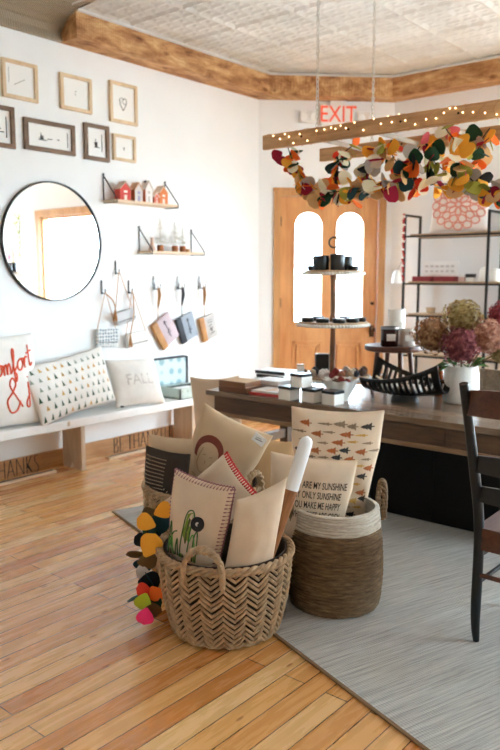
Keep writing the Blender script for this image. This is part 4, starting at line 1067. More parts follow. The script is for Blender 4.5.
def book(c, s, rz, label, cover, page=m_paper, spine=None, name='book', cat='book'):
    t = thing(name, label, cat, c, rz)
    mb = MB(); mb.b(-s[0] / 2 + .004, s[0] / 2 - .004, -s[1] / 2 + .004, s[1] / 2 - .004, .003, s[2] - .003); mb.build('pages', page, t)
    mb = MB(); mb.b(-s[0] / 2, s[0] / 2, -s[1] / 2, s[1] / 2, 0, .004); mb.b(-s[0] / 2, s[0] / 2, -s[1] / 2, s[1] / 2, s[2] - .004, s[2]); mb.build('cover', cover, t)
    mb = MB(); mb.b(-s[0] / 2 - .002, -s[0] / 2 + .004, -s[1] / 2, s[1] / 2, 0, s[2]); mb.build('spine', spine or cover, t)
    return t
m_kraft = wood('brown_box_wood', (112, 70, 38), (162, 110, 66), 'Y', 2, .5)
m_ochre = M('ochre_cover', (192, 150, 98), .6)
book((4.06, 3.50, TZ), (.19, .25, .036), R(4), 'lower thick brown book at left end of table', M('brown_cover', (110, 66, 36), .5), m_kraft)
book((4.06, 3.50, TZ + .037), (.19, .245, .04), R(2), 'upper tan topped brown book at left end of table', m_ochre, m_kraft, M('brown_cover_two', (124, 78, 44), .5))
book((4.64, 3.60, TZ), (.22, .30, .030), R(6), 'bottom white paperback with pale cover in far left stack', m_paper, m_paper)
book((4.62, 3.58, TZ + .031), (.21, .28, .026), R(-3), 'white book with black spine in middle of far stack', M('white_cover', (236, 234, 232), .5), m_paper, m_blackp)
book((4.66, 3.63, TZ + .058), (.20, .28, .024), R(5), 'white book with black spine on top of far stack', M('white_cover_two', (240, 238, 236), .5), m_paper, m_blackp)
book((4.34, 3.42, TZ), (.20, .27, .034), R(3), 'grey pink hardback under the loose magazines mid table', M('grey_pink_cover', (176, 158, 152), .5), m_paper)
book((4.33, 3.40, TZ + .035), (.19, .26, .028), R(-4), 'pale hardback lying on the grey pink one mid table', M('pale_cover', (224, 218, 214), .5), m_paper)
book((4.08, 3.22, TZ), (.20, .25, .016), R(5), 'red covered magazine at table front edge, lowest', M('red_cover', (196, 44, 44), .4), m_paper)
b = book((4.085, 3.215, TZ + .017), (.19, .24, .014), R(2), 'white magazine with orange cover print lying on red one', M('white_mag_cover', (232, 222, 210), .4), m_paper)
mb = MB(); mb.b(-.06, .07, -.09, .02, .0142, .0148); mb.build('cover_print', M('orange_cover_print', (214, 168, 128), .5), b)

# ---- tiered stand
sx, sy = 4.42, 2.935
m_pole = wood('stand_pole_wood', (104, 70, 48), (160, 118, 86), 'Z', 2, .5)
m_tier = wood('stand_tier_wood', (158, 124, 92), (206, 176, 142), 'Y', 1.5, .5)
t = thing('tiered_stand', 'tall three tier wooden display stand with white bead trim', 'display stand', (sx, sy, TZ))
z1 = onx(334, 323, sx).z - TZ; z2 = onx(334, 272, sx).z - TZ; zr_ = onx(334, 241, sx).z - TZ
mb = MB(); mb.lathe([(.12, 0), (.12, .012), (.04, .022), (.022, .04), (.018, .1), (.02, .25), (.017, z1 - .04), (.026, z1 - .02), (.026, z1 + .03), (.018, z1 + .06), (.02, z2 - .06), (.025, z2 - .03), (.024, z2 + .02), (.018, z2 + .045), (.022, z2 + .07), (.012, z2 + .09), (.001, z2 + .09)], 20); mb.build('pole', m_pole, t, True)
mb = MB(); n = 24; mb.tube([(.0, .036 * math.cos(2 * PI * k / n) * 1.0, zr_ - .01 + .036 * math.sin(2 * PI * k / n)) for k in range(n)], .006, 8, True); mb.build('ring_handle', m_black, t, True)
for o_ in C.objects[-1:]: o_.rotation_euler = (0, 0, R(40))
def tier(z, r, nm):
    mb = MB(); mb.lathe([(.001, z - .022), (r - .006, z - .022), (r, z - .016), (r, z + .006), (r - .006, z + .012), (.001, z + .012)], 48); o = mb.build(nm, m_tier, t, 40)
    mb = MB(); nb = int(2 * PI * r / .022)
    for k in range(nb): mb.ball(((r + .008) * math.cos(2 * PI * k / nb), (r + .008) * math.sin(2 * PI * k / nb), z - .010), .0125, 8, 6)
    mb.build('bead_trim', m_ceramic, o, True)
R2, R1 = .205, .245
tier(z2, R2, 'top_tier'); tier(z1, R1, 'middle_tier'); tier(.12, .265, 'bottom_tier')
def tin(x, y, z, r, h, label, m=m_blackp, lid=None, cat='candle tin', name='candle_tin'):
    t = thing(name, label, cat, (x, y, z)); mb = MB(); mb.lathe([(.001, 0), (r - .003, 0), (r, .004), (r, h * .72), (.001, h * .72)], 24); mb.build('tin_body', m, t, 40)
    mb = MB(); mb.lathe([(r + .002, h * .70), (r + .002, h - .003), (r - .002, h), (.001, h)], 24); mb.build('lid', lid or m, t, 40)
zt2 = TZ + z2 + .0125; zt1 = TZ + z1 + .0125
def onstand(px, y_off, z):                         # position by sideways offset along the viewer's right
    return sx + RT.x * px + FW.x * y_off, sy + RT.y * px + FW.y * y_off, z
m_dkg = M('dark_green_black', (22, 26, 24), .3)
m_lab = M('grey_lid', (60, 62, 60), .4)
for (a, b_, r, h, lb) in ((-.10, -.08, .055, .10, 'large black candle tin at front left of the top tier'), (.012, -.115, .05, .11, 'large black candle tin at front middle of the top tier'), (.085, .0, .05, .10, 'large black candle tin at right of the top tier'), (-.07, .09, .05, .085, 'black candle tin at back left of the top tier'), (.125, -.09, .04, .03, 'flat black tin at front right of the top tier'), (-.155, -.03, .035, .032, 'flat dark tin at left edge of the top tier'), (.05, .12, .05, .10, 'black candle tin at the back of the top tier')):
    tin(*onstand(a, b_, zt2), r, h, lb, m_dkg, m_blackp)
for (a, b_, lb) in ((-.185, -.05, 'flat dark tin at left end of the middle tier'), (-.09, -.15, 'flat dark tin at front left of the middle tier'), (.02, -.19, 'flat dark tin at front centre of the middle tier'), (.12, -.14, 'flat dark tin at front right of the middle tier'), (.185, -.03, 'flat dark tin at right end of the middle tier'), (.1, .1, 'flat dark tin at back right of the middle tier'), (-.1, .1, 'flat dark tin at back left of the middle tier')):
    tin(*onstand(a, b_, zt1), .045, .030, lb, m_dkg, m_lab)
# bottom tier goods
zt0 = TZ + .12 + .0125
c = onstand(-.03, -.02, zt0)
t = thing('chalkboard_card', 'small dark chalkboard card standing on the bottom tier', 'sign', onstand(-.055, .19, zt0), FC); 
mb = MB(); mb.b(-.055, .055, -.005, .005, .0, .13); mb.build('board_frame', m_steel, t); mb = MB(); mb.b(-.047, .047, -.007, -.004, .008, .122); mb.build('slate', m_blackp, t)
rr = random.Random(5); cols = [(150, 52, 44), (118, 84, 62), (196, 176, 150), (222, 214, 204), (98, 66, 48), (170, 110, 80), (205, 190, 170), (60, 58, 66)]
mats_orn = [M('ornament_tone', c_, .5, var=.15, scale=50) for c_ in cols]
kinds = ['dark red', 'brown', 'beige', 'white', 'dark brown', 'terracotta', 'cream', 'slate grey']
def ornament(p, k, r, label, grp):
    mb = MB(); nz = 1.0
    for ring in range(7):
        zz = ring / 6 * 2 - 1; rad = math.sqrt(max(.05, 1 - zz * zz)) * r
        for j in range(7):
            a = 2 * PI * (j + .5 * (ring % 2)) / 7
            mb.ball((rad * .8 * math.cos(a), rad * .8 * math.sin(a), r + zz * r * 1.0), (r * .3, r * .3, r * .22), 6, 5)
    mb.ball((0, 0, r), r * .8, 10, 8)
    tag(mb.build('pinecone', mats_orn[k], None, True, loc=p, rot=(rr.uniform(-.1, .1), rr.uniform(-.1, .1), rr.uniform(0, 3))), label, 'pinecone', grp)
# a ring of ornaments on the bottom tier
spots = [(-.20, -.05), (-.15, -.14), (-.09, -.19), (-.03, -.22), (.04, -.22), (.10, -.19), (.155, -.145), (.20, -.09), (.225, -.02), (.24, .05), (-.06, -.12), (.01, -.14), (.08, -.12), (.14, -.07), (-.13, -.06), (.17, .02), (.02, -.06), (.1, -.03)]
for i, (a, b_) in enumerate(spots):
    k = (i * 5 + 1) % 8
    ornament(onstand(a, b_, zt0), k, .020 + .004 * (i % 3), '%s dried pinecone ornament on the bottom tier of stand' % kinds[k], 'pinecones on the bottom tier')
# white scalloped bowl of pinecones in front of the stand
bwx, bwy = 4.17, 2.70
t = thing('scalloped_bowl', 'white ceramic bowl with wavy rim behind the small boxes', 'bowl', (bwx, bwy, TZ))
mb = MB(); rows = []
for (r, z, sc) in ((.001, .0, 0), (.05, 0, 0), (.055, .01, 0), (.085, .05, .03), (.108, .092, .10), (.115, .105, .12), (.110, .104, .12), (.080, .056, .03), (.045, .014, 0), (.001, .012, 0)):
    rows.append([Vector((r * (1 + sc * math.cos(8 * a)) * math.cos(a), r * (1 + sc * math.cos(8 * a)) * math.sin(a), z * 1.35 + .5 * sc * r * math.cos(8 * a))) for a in [2 * PI * i / 64 for i in range(64)]])
mb.quadgrid(rows, False, True); mb.build('bowl_body', m_ceramic, t, True)
for i, (a, b_) in enumerate(((0, 0), (.05, .01), (-.05, .01), (.0, .05), (.01, -.05))):
    k = (i * 2) % 8; ornament((bwx + a, bwy + b_, TZ + .095 + .012 * (i == 0)), k, .026, '%s pinecone lying in the white wavy bowl' % kinds[k], 'pinecones in the bowl')
box_thing('paper_packet', (*onstand(-.235, -.10, zt0)[:2], zt0), (.05, .03, .085), FC, 'upright white paper packet at left of the bottom tier', 'packet', m_paper, m_pale, .012)

# ---- small stool riser with candles
stc = onx(394, 345, 4.70)
t = thing('riser_stool', 'small dark round wooden stool used as riser on table', 'stool', (stc.x, stc.y, TZ)); sh = stc.z - TZ
mb = MB(); mb.lathe([(.001, sh - .04), (.19, sh - .04), (.205, sh - .034), (.21, sh - .02), (.205, sh), (.001, sh)], 40); mb.build('stool_top', m_walnut, t, 40)
for a in (45, 135, 225, 315):
    a = R(a + 5); mb = MB(); mb.tube([(  .155 * math.cos(a), .155 * math.sin(a), 0), (.12 * math.cos(a), .12 * math.sin(a), sh - .035)], [.014, .018], 10); mb.build('leg', m_walnut, t, True)
for a, b_ in ((45, 135), (225, 315)):
    a, b_ = R(a + 5), R(b_ + 5); mb = MB(); mb.tube([(.14 * math.cos(a), .14 * math.sin(a), .12), (.14 * math.cos(b_), .14 * math.sin(b_), .12)], .009, 8); mb.build('stretcher', m_walnut, t, True)
def candle(rt, fw_, r, h, label, glass, wax, rim=True):
    t = thing('jar_candle', label, 'candle', (stc.x + RT.x * rt + FW.x * fw_, stc.y + RT.y * rt + FW.y * fw_, TZ + sh))
    mb = MB(); mb.lathe([(.001, 0), (r - .004, 0), (r, .005), (r, h), (r - .005, h), (r - .005, h - .03)], 28); mb.build('jar', glass, t, 40)
    mb = MB(); mb.lathe([(r - .005, h - .028), (.001, h - .028)], 28); mb.tube([(0, 0, h - .028), (0, 0, h - .012)], .002, 5); mb.build('wax', wax, t)
    mb = MB(); mb.b(-.03, .03, -r - .002, -r + .004, h * .3, h * .65); o = mb.build('jar_label', m_paper if glass is not m_ceramic else m_card, t); o.rotation_euler = (0, 0, FC)
    mb = MB(); mb.lathe([(r + .002, h - .014), (r + .002, h + .002), (r - .004, h + .002)], 28); mb.build('jar_rim', m_steel if glass is m_amber else m_ceramic, t, True)
m_amber = M('dark_amber_glass', (52, 22, 20), .12)
m_frost = M('frosted_white_glass', (226, 214, 206), .3)
candle(-.048, -.075, .062, .135, 'dark brown glass jar candle on the small stool', m_amber, m_card)
candle(.085, -.05, .056, .12, 'pale frosted jar candle right of the dark one', m_frost, m_card)
candle(.03, .09, .062, .25, 'tall white jar candle at the back of the stool', m_ceramic, m_card)

# ---- black slotted boat bowl
bc = Vector((4.41, 2.345, TZ))
t = thing('slotted_bowl', 'black slotted boat shaped wooden bowl on the table', 'bowl', bc, R(-87))
def bowl_pt(u, v):
    x = .275 * u; wv = .145 * (1 - .12 * u * u)
    z = .045 + .125 * abs(v) ** 2.4 + .045 * u * u - .062 * u * v
    return Vector((x, wv * v, z))
mb = MB(); nu, nv = 60, 20
V = [[mb.bm.verts.new(bowl_pt(-1 + 2 * i / nu, -1 + 2 * j / nv)) for j in range(nv + 1)] for i in range(nu + 1)]
for i in range(nu):
    for j in range(nv):
        slot = (1 <= j <= 6 or 13 <= j <= 18) and (i % 4 in (1, 2)) and 3 < i < nu - 4
        if not slot: mb.face((V[i][j], V[i + 1][j], V[i + 1][j + 1], V[i][j + 1]))
for v in [v for v in mb.bm.verts if not v.link_faces]: mb.bm.verts.remove(v)
o = mb.build('bowl_body', m_blackp, t, 60); md = o.modifiers.new('thickness', 'SOLIDIFY'); md.thickness = .012; md.offset = 0
mb = MB(); rows = [[Vector((s * .10 * math.cos(a), s * .055 * math.sin(a), z)) for a in [2 * PI * i / 32 for i in range(32)]] for s, z in ((.001, 0), (1, 0), (1, .018), (.85, .045), (.001, .045))]
mb.quadgrid(rows, False, True); mb.build('oval_foot', m_blackp, t, 40)
q = Matrix.Rotation(R(-87), 3, 'Z')
for (a, b_, z, s, col, lb, nm, ct) in ((-.10, .0, .075, (.085, .06, .035), m_wcloth, 'folded white cloth lying in left of the black slotted bowl', 'folded_cloth', 'cloth'), (.06, .02, .072, (.08, .06, .03), m_card, 'folded cream cloth lying in right of the black slotted bowl', 'folded_cloth', 'cloth')):
    mb = MB(); mb.ball((0, 0, 0), s, 20, 12, .25); p = bc + q @ Vector((a, b_, z + .015)); tag(mb.build(nm, col, None, True, loc=p, rot=(0, 0, R(-47))), lb, ct)
mb = MB(); mb.b(-.05, .05, -.018, .018, 0, .012, .004); mb.tube([(.05, 0, .006), (.13, 0, .006)], .006, 8)
tag(mb.build('wooden_scoop', m_pale, None, loc=bc + q @ Vector((-.16, -.02, .128)), rot=(0, R(32), R(-47))), 'pale wooden scoop leaning in the black slotted bowl', 'scoop')

# ---- vase with dried hydrangeas
vc = Vector((4.63, 2.05, TZ))
t = thing('flower_vase', 'round white speckled vase full of dried hydrangeas', 'vase', vc)
mb = MB(); mb.lathe([(.001, 0), (.108, 0), (.116, .01), (.120, .06), (.118, .14), (.112, .20), (.104, .232), (.106, .245), (.100, .245), (.098, .23), (.105, .14), (.1, .02), (.001, .015)], 40); mb.build('vase_body', m_stone, t, 60)
def hyd_mat(n, a, b, c):
    q = NT(n); mp = q.coord(); nz = q.n('TexNoise', Scale=28.0, Detail=3.0); q.l(mp, 0, nz, 'Vector'); r = q.ramp([(.3, lin(a)), (.5, lin(b)), (.7, lin(c))]); q.l(nz, 'Fac', r, 'Fac'); q.l(r, 'Color', q.b, 'Base Color'); q.b.inputs['Roughness'].default_value = .9; return q.m
hm = {'tan': hyd_mat('dried_tan', (98, 60, 42), (148, 106, 74), (184, 148, 104)), 'olive': hyd_mat('dried_olive', (110, 88, 54), (160, 140, 88), (196, 180, 132)), 'plum': hyd_mat('dried_plum', (84, 34, 46), (122, 58, 66), (160, 98, 96)), 'rose': hyd_mat('dried_rose', (128, 78, 66), (174, 124, 104), (204, 164, 140)), 'wine': hyd_mat('dried_wine', (96, 26, 44), (142, 48, 62), (172, 86, 90))}
def hydrangea(px, py, X, rad, kind, label, seed, kz=.9):
    c = onx(px, py, X); base = vc + Vector((0, 0, .21)) + (Vector((c.x, c.y, 0)) - Vector((vc.x, vc.y, 0))) * .18
    t = thing('dried_hydrangea', label, 'flower', base); rr = random.Random(seed); k = c - base
    mb = MB(); mb.tube(smoothpath([Vector((0, 0, -.1)) - Vector((k.x, k.y, 0)) * .1, (0, 0, 0), k * .5 + Vector((0, 0, .02)), k], 5), .005, 6); mb.build('stem', M('dry_stem', (110, 96, 62), .8), t)
    mb = MB(); mb.ball(k, rad * .78, 16, 10, .2)
    for i in range(150):
        z = 1 - 2 * (i + .5) / 150; a = i * 2.39996; rr_ = math.sqrt(1 - z * z)
        d = Vector((rr_ * math.cos(a), rr_ * math.sin(a), z * kz)); p = k + d * rad * rr.uniform(.84, 1.14) * (1 + .2 * noise.noise(d * 2 + Vector((seed, 0, 0))))
        n_ = d.normalized(); u = n_.orthogonal().normalized(); u = Matrix.Rotation(rr.uniform(0, 6), 3, n_) @ u; v = n_.cross(u); s = rr.uniform(.015, .025)
        for e in range(4):
            du = u if e == 0 else v if e == 1 else -u if e == 2 else -v; dv = n_.cross(du)
            mb.face([mb.bm.verts.new(q) for q in (p, p + du * s * .6 + dv * s * .5 + n_ * .003, p + du * s * 1.1 + n_ * .006, p + du * s * .6 - dv * s * .5 + n_ * .003)])
    mb.build('flower_head', hm[kind], t)
hydrangea(433, 335, 4.56, .128, 'tan', 'tan brown dried hydrangea head, left in the vase', 1)
hydrangea(463, 317, 4.70, .120, 'olive', 'olive green dried hydrangea head, top of the vase', 2)
hydrangea(461, 345, 4.50, .120, 'plum', 'plum purple dried hydrangea head, front of the vase', 3)
hydrangea(488, 336, 4.62, .115, 'rose', 'dusty rose dried hydrangea head, right in the vase', 4)
hydrangea(504, 316, 4.74, .095, 'wine', 'wine red dried hydrangea head at right photo edge', 5)
hydrangea(505, 352, 4.70, .075, 'olive', 'small green dried hydrangea head, low at right photo edge', 6)
rr = random.Random(6); mb = MB()
for i in range(10):
    a = i * .63; p0 = vc + Vector((.085 * math.cos(a), .085 * math.sin(a), .25)); p1 = p0 + Vector((.09 * math.cos(a), .09 * math.sin(a), rr.uniform(-.05, .07)))
    s = (p1 - p0).cross(Vector((0, 0, 1))).normalized() * .025; m_ = (p0 + p1) / 2 + Vector((0, 0, .02))
    mb.face([mb.bm.verts.new(q - vc) for q in (p0, m_ + s, p1)]); mb.face([mb.bm.verts.new(q - vc) for q in (p0, p1, m_ - s)])
lv = mb.build('leaves', m_dgreen, t); md = lv.modifiers.new('thickness', 'SOLIDIFY'); md.thickness = .002
bp = onx(441, 371, 4.78)
t = thing('amber_bottle', 'small amber glass bottle between stool and white vase', 'bottle', (bp.x, bp.y, TZ))
mb = MB(); mb.lathe([(.001, 0), (.042, 0), (.045, .01), (.045, .13), (.02, .165), (.018, .2), (.001, .2)], 24); mb.build('bottle_body', M('amber_glass', (128, 62, 28), .15), t, 50)
mb = MB(); mb.lathe([(.021, .195), (.021, .225), (.001, .225)], 20); mb.build('cap', m_blackp, t, 40)

# ================================================================ CHAIRS
def ladder_chair(loc, rz, label):
    t = thing('ladder_back_chair', label, 'chair', loc, rz)            # faces local +y, back at -y; left post at +... x
    sh = .50; hw = .215; th = 1.145
    m_seat = m_blackp
    for s in (-1, 1):
        P = smoothpath([(s * hw * .96, .0, 0), (s * hw, .0, .12), (s * hw, 0, .50), (s * hw * 1.01, -.075, .80), (s * hw * 1.03, -.185, th)], 5); n = len(P)
        mb = MB(); mb.tube(P, [.013 + .009 * min(1, i / 6) - .004 * max(0, (i - 14) / 6) for i in range(n)], 12); mb.build('back_post', m_chairb, t, True)
        mb = MB(); mb.tube([(s * hw * 1.12, .43, 0), (s * hw * 1.12, .42, .15), (s * hw * 1.1, .41, sh - .02)], [.013, .02, .022], 12); mb.build('front_leg', m_chairb, t, True)
        for z in (.24, .36):
            mb = MB(); mb.tube([(s * hw, 0, z + .02), (s * hw * 1.11, .42, z)], .010, 8); mb.build('side_rung', m_chairb, t, True)
    mb = MB(); mb.tube([(-hw, 0, .30), (hw, 0, .30)], .011, 8); mb.build('back_rung', m_walnut, t, True)
    mb = MB(); mb.tube([(-hw * 1.11, .42, .30), (hw * 1.11, .42, .30)], .012, 8); mb.build('front_rung', m_chairb, t, True)
    mb = MB(); mb.shape([[(-hw - .01, -.012), (hw + .01, -.012), (hw * 1.18, .44), (hw * 1.1, .46), (-hw * 1.1, .46), (-hw * 1.18, .44)]], sh - .03, sh + .012, lambda x, y, d: (x, y, d)); mb.build('seat', m_walnut, t)
    mb = MB(); mb.b(-hw, hw, -.010, .012, sh - .085, sh - .03); mb.b(-hw * .95, hw * .95, .40, .42, sh - .085, sh - .03); mb.build('seat_rail', m_walnut, t)
    for z, hh, m in ((1.065, .10, m_walnut), (.80, .07, m_chairb), (.665, .065, m_chairb)):
        mb = MB(); rows = []; n = 14
        for k in range(n + 1):
            q = k / n * 2 - 1; yb = -.175 * max(0, (z - .5) / .62) ** 1.3 - .045 * (1 - q * q)
            up = .018 * (1 - q * q)
            rows.append([(q * hw, yb - .007, z - hh / 2 + up * .4), (q * hw, yb + .007, z - hh / 2 + up * .4), (q * hw, yb + .007, z + hh / 2 + up), (q * hw, yb - .007, z + hh / 2 + up)])
        V = mb.quadgrid(rows, False, True); mb.face(V[0]); mb.face(V[-1]); mb.build('back_slat', m, t, 40)
    return t
m_chairb = M('worn_black_paint', (15, 15, 14), .45, var=.3, scale=30)
# left back post foot at (2.94,1.19); local x=-hw must be the +y side of the room, local +y -> room +x
yaw = R(-92); px_ = Matrix.Rotation(yaw, 3, 'Z') @ Vector((-.215 * .96, 0, 0))
ladder_chair(Vector((2.937, 1.186, zR)) - px_, yaw, 'black ladder back chair with walnut top slat at right edge of photo')
bc2 = onx(478, 369, 5.12)
t = thing('plank_back_chair', 'grey wooden plank back chair on the far side of table', 'chair', (5.10, bc2.y - .21, 0), R(90 - 4)); hz = bc2.z
for s in (-1, 1):
    mb = MB(); mb.box((s * .19, -.03, hz * .5), (.035, .03, hz - .02), Matrix.Rotation(R(2), 3, 'X'), .004); mb.build('back_post', m_barn, t)
    mb = MB(); mb.b(s * .19 - .018, s * .19 + .018, .36, .395, 0, .44, .004); mb.build('front_leg', m_barn, t)
for z in (hz - .08, hz - .25):
    mb = MB(); mb.b(-.215, .215, -.065, -.04, z - .08, z + .08, .005); mb.build('back_plank', m_barn, t)
mb = MB(); mb.b(-.22, .22, -.02, .41, .44, .47, .005); mb.build('seat', m_barn, t)

# ================================================================ RIGHT WALL SHELVING
SX0, SX1, SY1, SY0 = 6.86, 7.19, 3.70, 1.98
t = thing('shelving_unit', 'black metal shelving unit with wooden shelves on right wall', 'shelf', (SX0, SY0, 0))
zs = [.35, .78, 1.19, 1.515, 1.99]; ST = 2.19
for y in (SY1, (SY0 + SY1) / 2 - .02, SY0):
    for x in (SX0, SX1):
        mb = MB(); mb.b(x - SX0 - .011, x - SX0 + .011, y - SY0 - .011, y - SY0 + .011, 0, ST); mb.build('post', m_black, t)
    mb = MB(); mb.b(0, SX1 - SX0, y - SY0 - .011, y - SY0 + .011, ST - .022, ST); mb.build('top_bar', m_black, t)
for z in zs:
    mb = MB(); mb.b(.012, SX1 - SX0 - .012, .012, SY1 - SY0 - .05, z - .028, z, .003); mb.build('shelf_board', m_tier, t)
    mb = MB(); mb.b(-.008, .008, 0, SY1 - SY0, z - .034, z - .016); mb.b(SX1 - SX0 - .008, SX1 - SX0 + .008, 0, SY1 - SY0, z - .034, z - .016); mb.build('shelf_rail', m_black, t)
# cushion with a looped petal pattern
cu = onx(461, 232, 6.98)
m_cu = fabric('white_cushion_cotton', (240, 232, 226))
o, S_, f = make_pillow('white cushion with coral looped flower pattern on top shelf', .58, .52, .16, Vector((6.97, cu.y + .02, 1.992)), orient(R(-78), R(8), 0).to_euler(), m_cu, seed=51)
sg = []
for rg_, nn, r0, r1 in ((0, 8, .08, .42), (1, 12, .42, .72), (2, 16, .70, .97)):
    for k in range(nn):
        a = 2 * PI * (k + .5 * (rg_ % 2)) / nn; da = PI / nn * .92
        pts = []
        for i in range(9):
            q = i / 8 * 2 * PI
            rr_ = (r0 + r1) / 2 - (r1 - r0) / 2 * math.cos(q); aa = a + da * math.sin(q) * .95
            pts.append((max(-.97, min(.97, rr_ * math.cos(aa))), max(-.97, min(.97, rr_ * math.sin(aa)))))
        sg.append(pts)
strokes(o, S_, 'looped_cord', M('coral_cord', (220, 150, 132), .85), sg, .0075, 4, .003)
t = thing('bead_garland', 'red and white bead garland hanging down the shelf corner post', 'garland', (SX0 - .022, SY1 - .0, 1.50))
for k in range(34):
    mb = MB(); mb.ball((-.004 + .006 * math.sin(k), .006 * math.cos(k * 1.7), .01 + k * .0205), .011, 8, 6); mb.build('bead', m_red if k % 4 else m_white, t, True)
mb = MB(); mb.tube([(0, 0, .005), (0, 0, .70)], .002, 4); mb.build('bead_string', m_inkd, t)
t = thing('paper_bell', 'white paper bell ornament hanging beside the shelf post', 'ornament', (SX0 - .035, SY1 + .055, 1.50))
mb = MB(); mb.lathe([(.06, 0), (.055, .02), (.045, .08), (.03, .12), (.001, .135)], 20); mb.build('bell_body', m_white, t, True)
mb = MB(); mb.tube([(0, 0, .13), (.03, -.045, .24)], .002, 5); mb.build('bell_string', m_inkd, t)
zs2 = 1.516
ys = lambda px: onx(px, 270, 6.98).y
t = thing('text_sign', 'white lettered sign leaning on red boxes, second shelf', 'sign', (7.06, (ys(419) + ys(455)) / 2, zs2 + .052), R(-86)); L = ys(419) - ys(455)
mb = MB(); mb.box((0, 0, .075), (L * .95, .012, .15), Matrix.Rotation(R(-8), 3, 'X')); mb.build('sign_board', m_white, t)
mb = MB(); 
for i in range(2):
    for k in range(6): mb.box((-L * .36 + k * L * .14, -.009 + .009 * (.1 - i * .045 - .075) / .075 * .0 - .0, .10 - i * .05), (L * .09, .004, .02), Matrix.Rotation(R(-8), 3, 'X'))
mb.build('sign_print', M('pale_grey_ink', (206, 200, 196), .8), t)
m_mar = M('maroon_box', (142, 44, 52), .6)
for i, (a, b_) in enumerate(((415, 434), (436, 457))):
    y0, y1 = ys(b_), ys(a); box_thing('flat_box', (6.99, (y0 + y1) / 2, zs2), (.16, y1 - y0 - .01, .05), 0, ['left maroon flat box under the white sign, second shelf', 'right maroon flat box under the white sign, second shelf'][i], 'box', m_mar)
y0 = ys(463); box_thing('cube_box', (6.98, y0, zs2), (.07, .06, .075), 0, 'small pink and white box beside the maroon boxes', 'box', M('pink_box', (222, 190, 182), .6), m_white, .03)
y0 = ys(471); box_thing('cube_box', (6.98, y0, zs2), (.07, .075, .075), 0, 'small white box with dark front, left of white jar', 'box', m_white, M('dark_lid', (70, 68, 66), .5), .035)
for px, r, h, lb in ((484, .045, .14, 'round white jar on second shelf near the middle post'), (496, .055, .13, 'wider white jar on second shelf at right photo edge')):
    t = thing('lidded_jar', lb, 'jar', (6.98, ys(px), zs2)); mb = MB(); mb.lathe([(.001, 0), (r * .9, 0), (r, .02), (r, h * .7), (r * .8, h * .8), (.001, h * .8)], 24); mb.build('jar_body', m_ceramic, t, 50)
    mb = MB(); mb.lathe([(r * .85, h * .8), (r * .85, h * .92), (.012, h * .95), (.012, h), (.001, h)], 24); mb.build('lid', m_ceramic, t, 40)
for i, (px, r, h, mm, lb) in enumerate(((432, .05, .06, m_wick, 'small brown basket on the third shelf, left'), (452, .04, .07, m_mar, 'small maroon pot on the third shelf, middle'), (476, .05, .06, m_inkd, 'small dark pot on the third shelf, right'))):
    mb = MB(); mb.lathe([(.001, 0), (r * .8, 0), (r, h), (r - .006, h), (r * .75, .01), (.001, .01)], 24); tag(mb.build('small_pot', mm, None, 50, loc=(6.98, ys(px), 1.191)), lb, 'pot')

# ================================================================ CORNER WALL FITTINGS
def on_corner(x, z, y=0): return P1 + Vector((1, -1, 0)).normalized() * x + Vector((1, 1, 0)).normalized() * y + Vector((0, 0, z))
t = thing('exit_sign', 'white EXIT sign with orange red letters above the door', 'sign', on_corner(.835, 3.145), R(-45))
mb = MB(); mb.b(-.175, .175, -.05, -.012, 0, .215, .004); mb.build('sign_housing', m_white, t)
mb = MB(); add_text(mb, 'EXIT', .235, lambda x, z, d: Vector((x, d, z + .105)), -.054, -.05, .82, .001); mb.build('lettering', mat_emit('exit_red', (228, 92, 64), .12), t)
mb = MB(); mb.b(-.09, .09, -.05, 0, .215, .25, .004); mb.build('mounting_canopy', m_white, t)
for cx, lb in ((.52, 'white emergency light box at left of EXIT sign'), (1.13, 'white emergency light box at right of EXIT sign')):
    t = thing('emergency_light', lb, 'light', on_corner(cx, 3.17), R(-45))
    mb = MB(); mb.b(-.09, .09, -.05, 0, 0, .12, .006); mb.build('light_housing', m_white, t)
    for s in (-1, 1):
        mb = MB(); mb.tube([(s * .05, -.04, .06), (s * .05, -.075, .05)], [.02, .035], 14); mb.build('lamp_head', m_white, t, True)
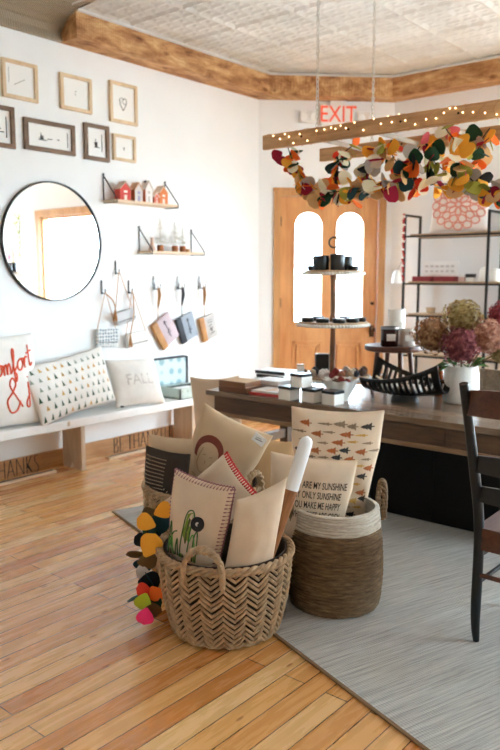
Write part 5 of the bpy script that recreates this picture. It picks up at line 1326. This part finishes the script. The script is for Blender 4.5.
# ---- seen in the mirror: trailing vine and a print on the right wall
t = thing('trailing_vine', 'yellow green trailing vine hanging beside the shop window, seen in mirror', 'plant', (WX - .05, -.95, 1.15)); rr = random.Random(8)
mb = MB(); mb.tube(smoothpath([(0, 0, 1.45), (-.01, .02, 1.0), (-.02, -.03, .5), (0, 0, 0)], 6), .006, 6); mb.build('stem', m_dgreen, t, True)
mb = MB()
for i in range(260):
    f_z = rr.random(); z = 1.45 * f_z; wv = .14 - .09 * f_z; p = Vector((rr.uniform(-.10, .02), rr.gauss(0, wv * .5), z)); u = Vector((rr.gauss(0, 1), rr.gauss(0, 1), rr.gauss(0, 1))).normalized(); v = u.orthogonal().normalized()
    p.x = min(p.x, -.0); s = rr.uniform(.02, .035)
    mb.face([mb.bm.verts.new(q) for q in (p, p + u * s * .5 + v * s * .5, p + u * s, p + u * s * .5 - v * s * .5)])
mb.build('foliage', M('yellow_green_leaves', (186, 192, 104), .8, var=.25, scale=12), t)
t = thing('wall_print', 'pale poster with pink and blue dots on right wall, seen in mirror', 'picture', (WX - .01, -1.55, 1.3), R(90))
mb = MB(); mb.b(-.3, .3, -.0, .008, 0, .75); mb.build('paper', M('pale_pink_paper', (232, 214, 206), .8), t)
mb = MB()
for x, z in ((.1, .35), (-.1, .5), (.2, .55)): mb.lathe([(.001, 0), (.05, 0), (.05, .004), (.001, .004)], 20, (x, 0, 0)); 
for v in mb.bm.verts:
    pass
mb.bm.free()
mb = MB()
for k, (x, z) in enumerate(((.1, .35), (-.12, .5), (.2, .58))):
    mb.mi = k % 2; mb.shape([circ(x, z, .055, 20)], -.002, .0, lambda a, b, d: (a, .008 - d, b))
mb.build('dots', [M('pink_dot', (220, 110, 130), .8), M('blue_dot', (90, 120, 170), .8)], t)

# ================================================================ CAMERA AND VIEW
cam = bpy.data.cameras.new('camera'); co = bpy.data.objects.new('camera', cam); C.objects.link(co); S.camera = co
cam.sensor_fit = 'VERTICAL'; cam.sensor_height = 36; cam.sensor_width = 24; cam.lens = F * 36 / 750
co.location = EYE; co.rotation_euler = (PI / 2 - PITCH, 0, HEAD - PI / 2)
cam.clip_start = .05; cam.clip_end = 200
cam.dof.use_dof = True; cam.dof.focus_distance = 3.05; cam.dof.aperture_fstop = 2.6
S.view_settings.view_transform = 'Standard'; S.view_settings.look = 'None'; S.view_settings.gamma = 1; S.view_settings.use_curve_mapping = False
S.view_settings.exposure = 1.85
S.cycles.use_denoising = True
S.cycles.max_bounces = 10; S.cycles.diffuse_bounces = 7; S.cycles.transparent_max_bounces = 16
S.cycles.sample_clamp_indirect = 8; S.cycles.caustics_reflective = False; S.cycles.caustics_refractive = False
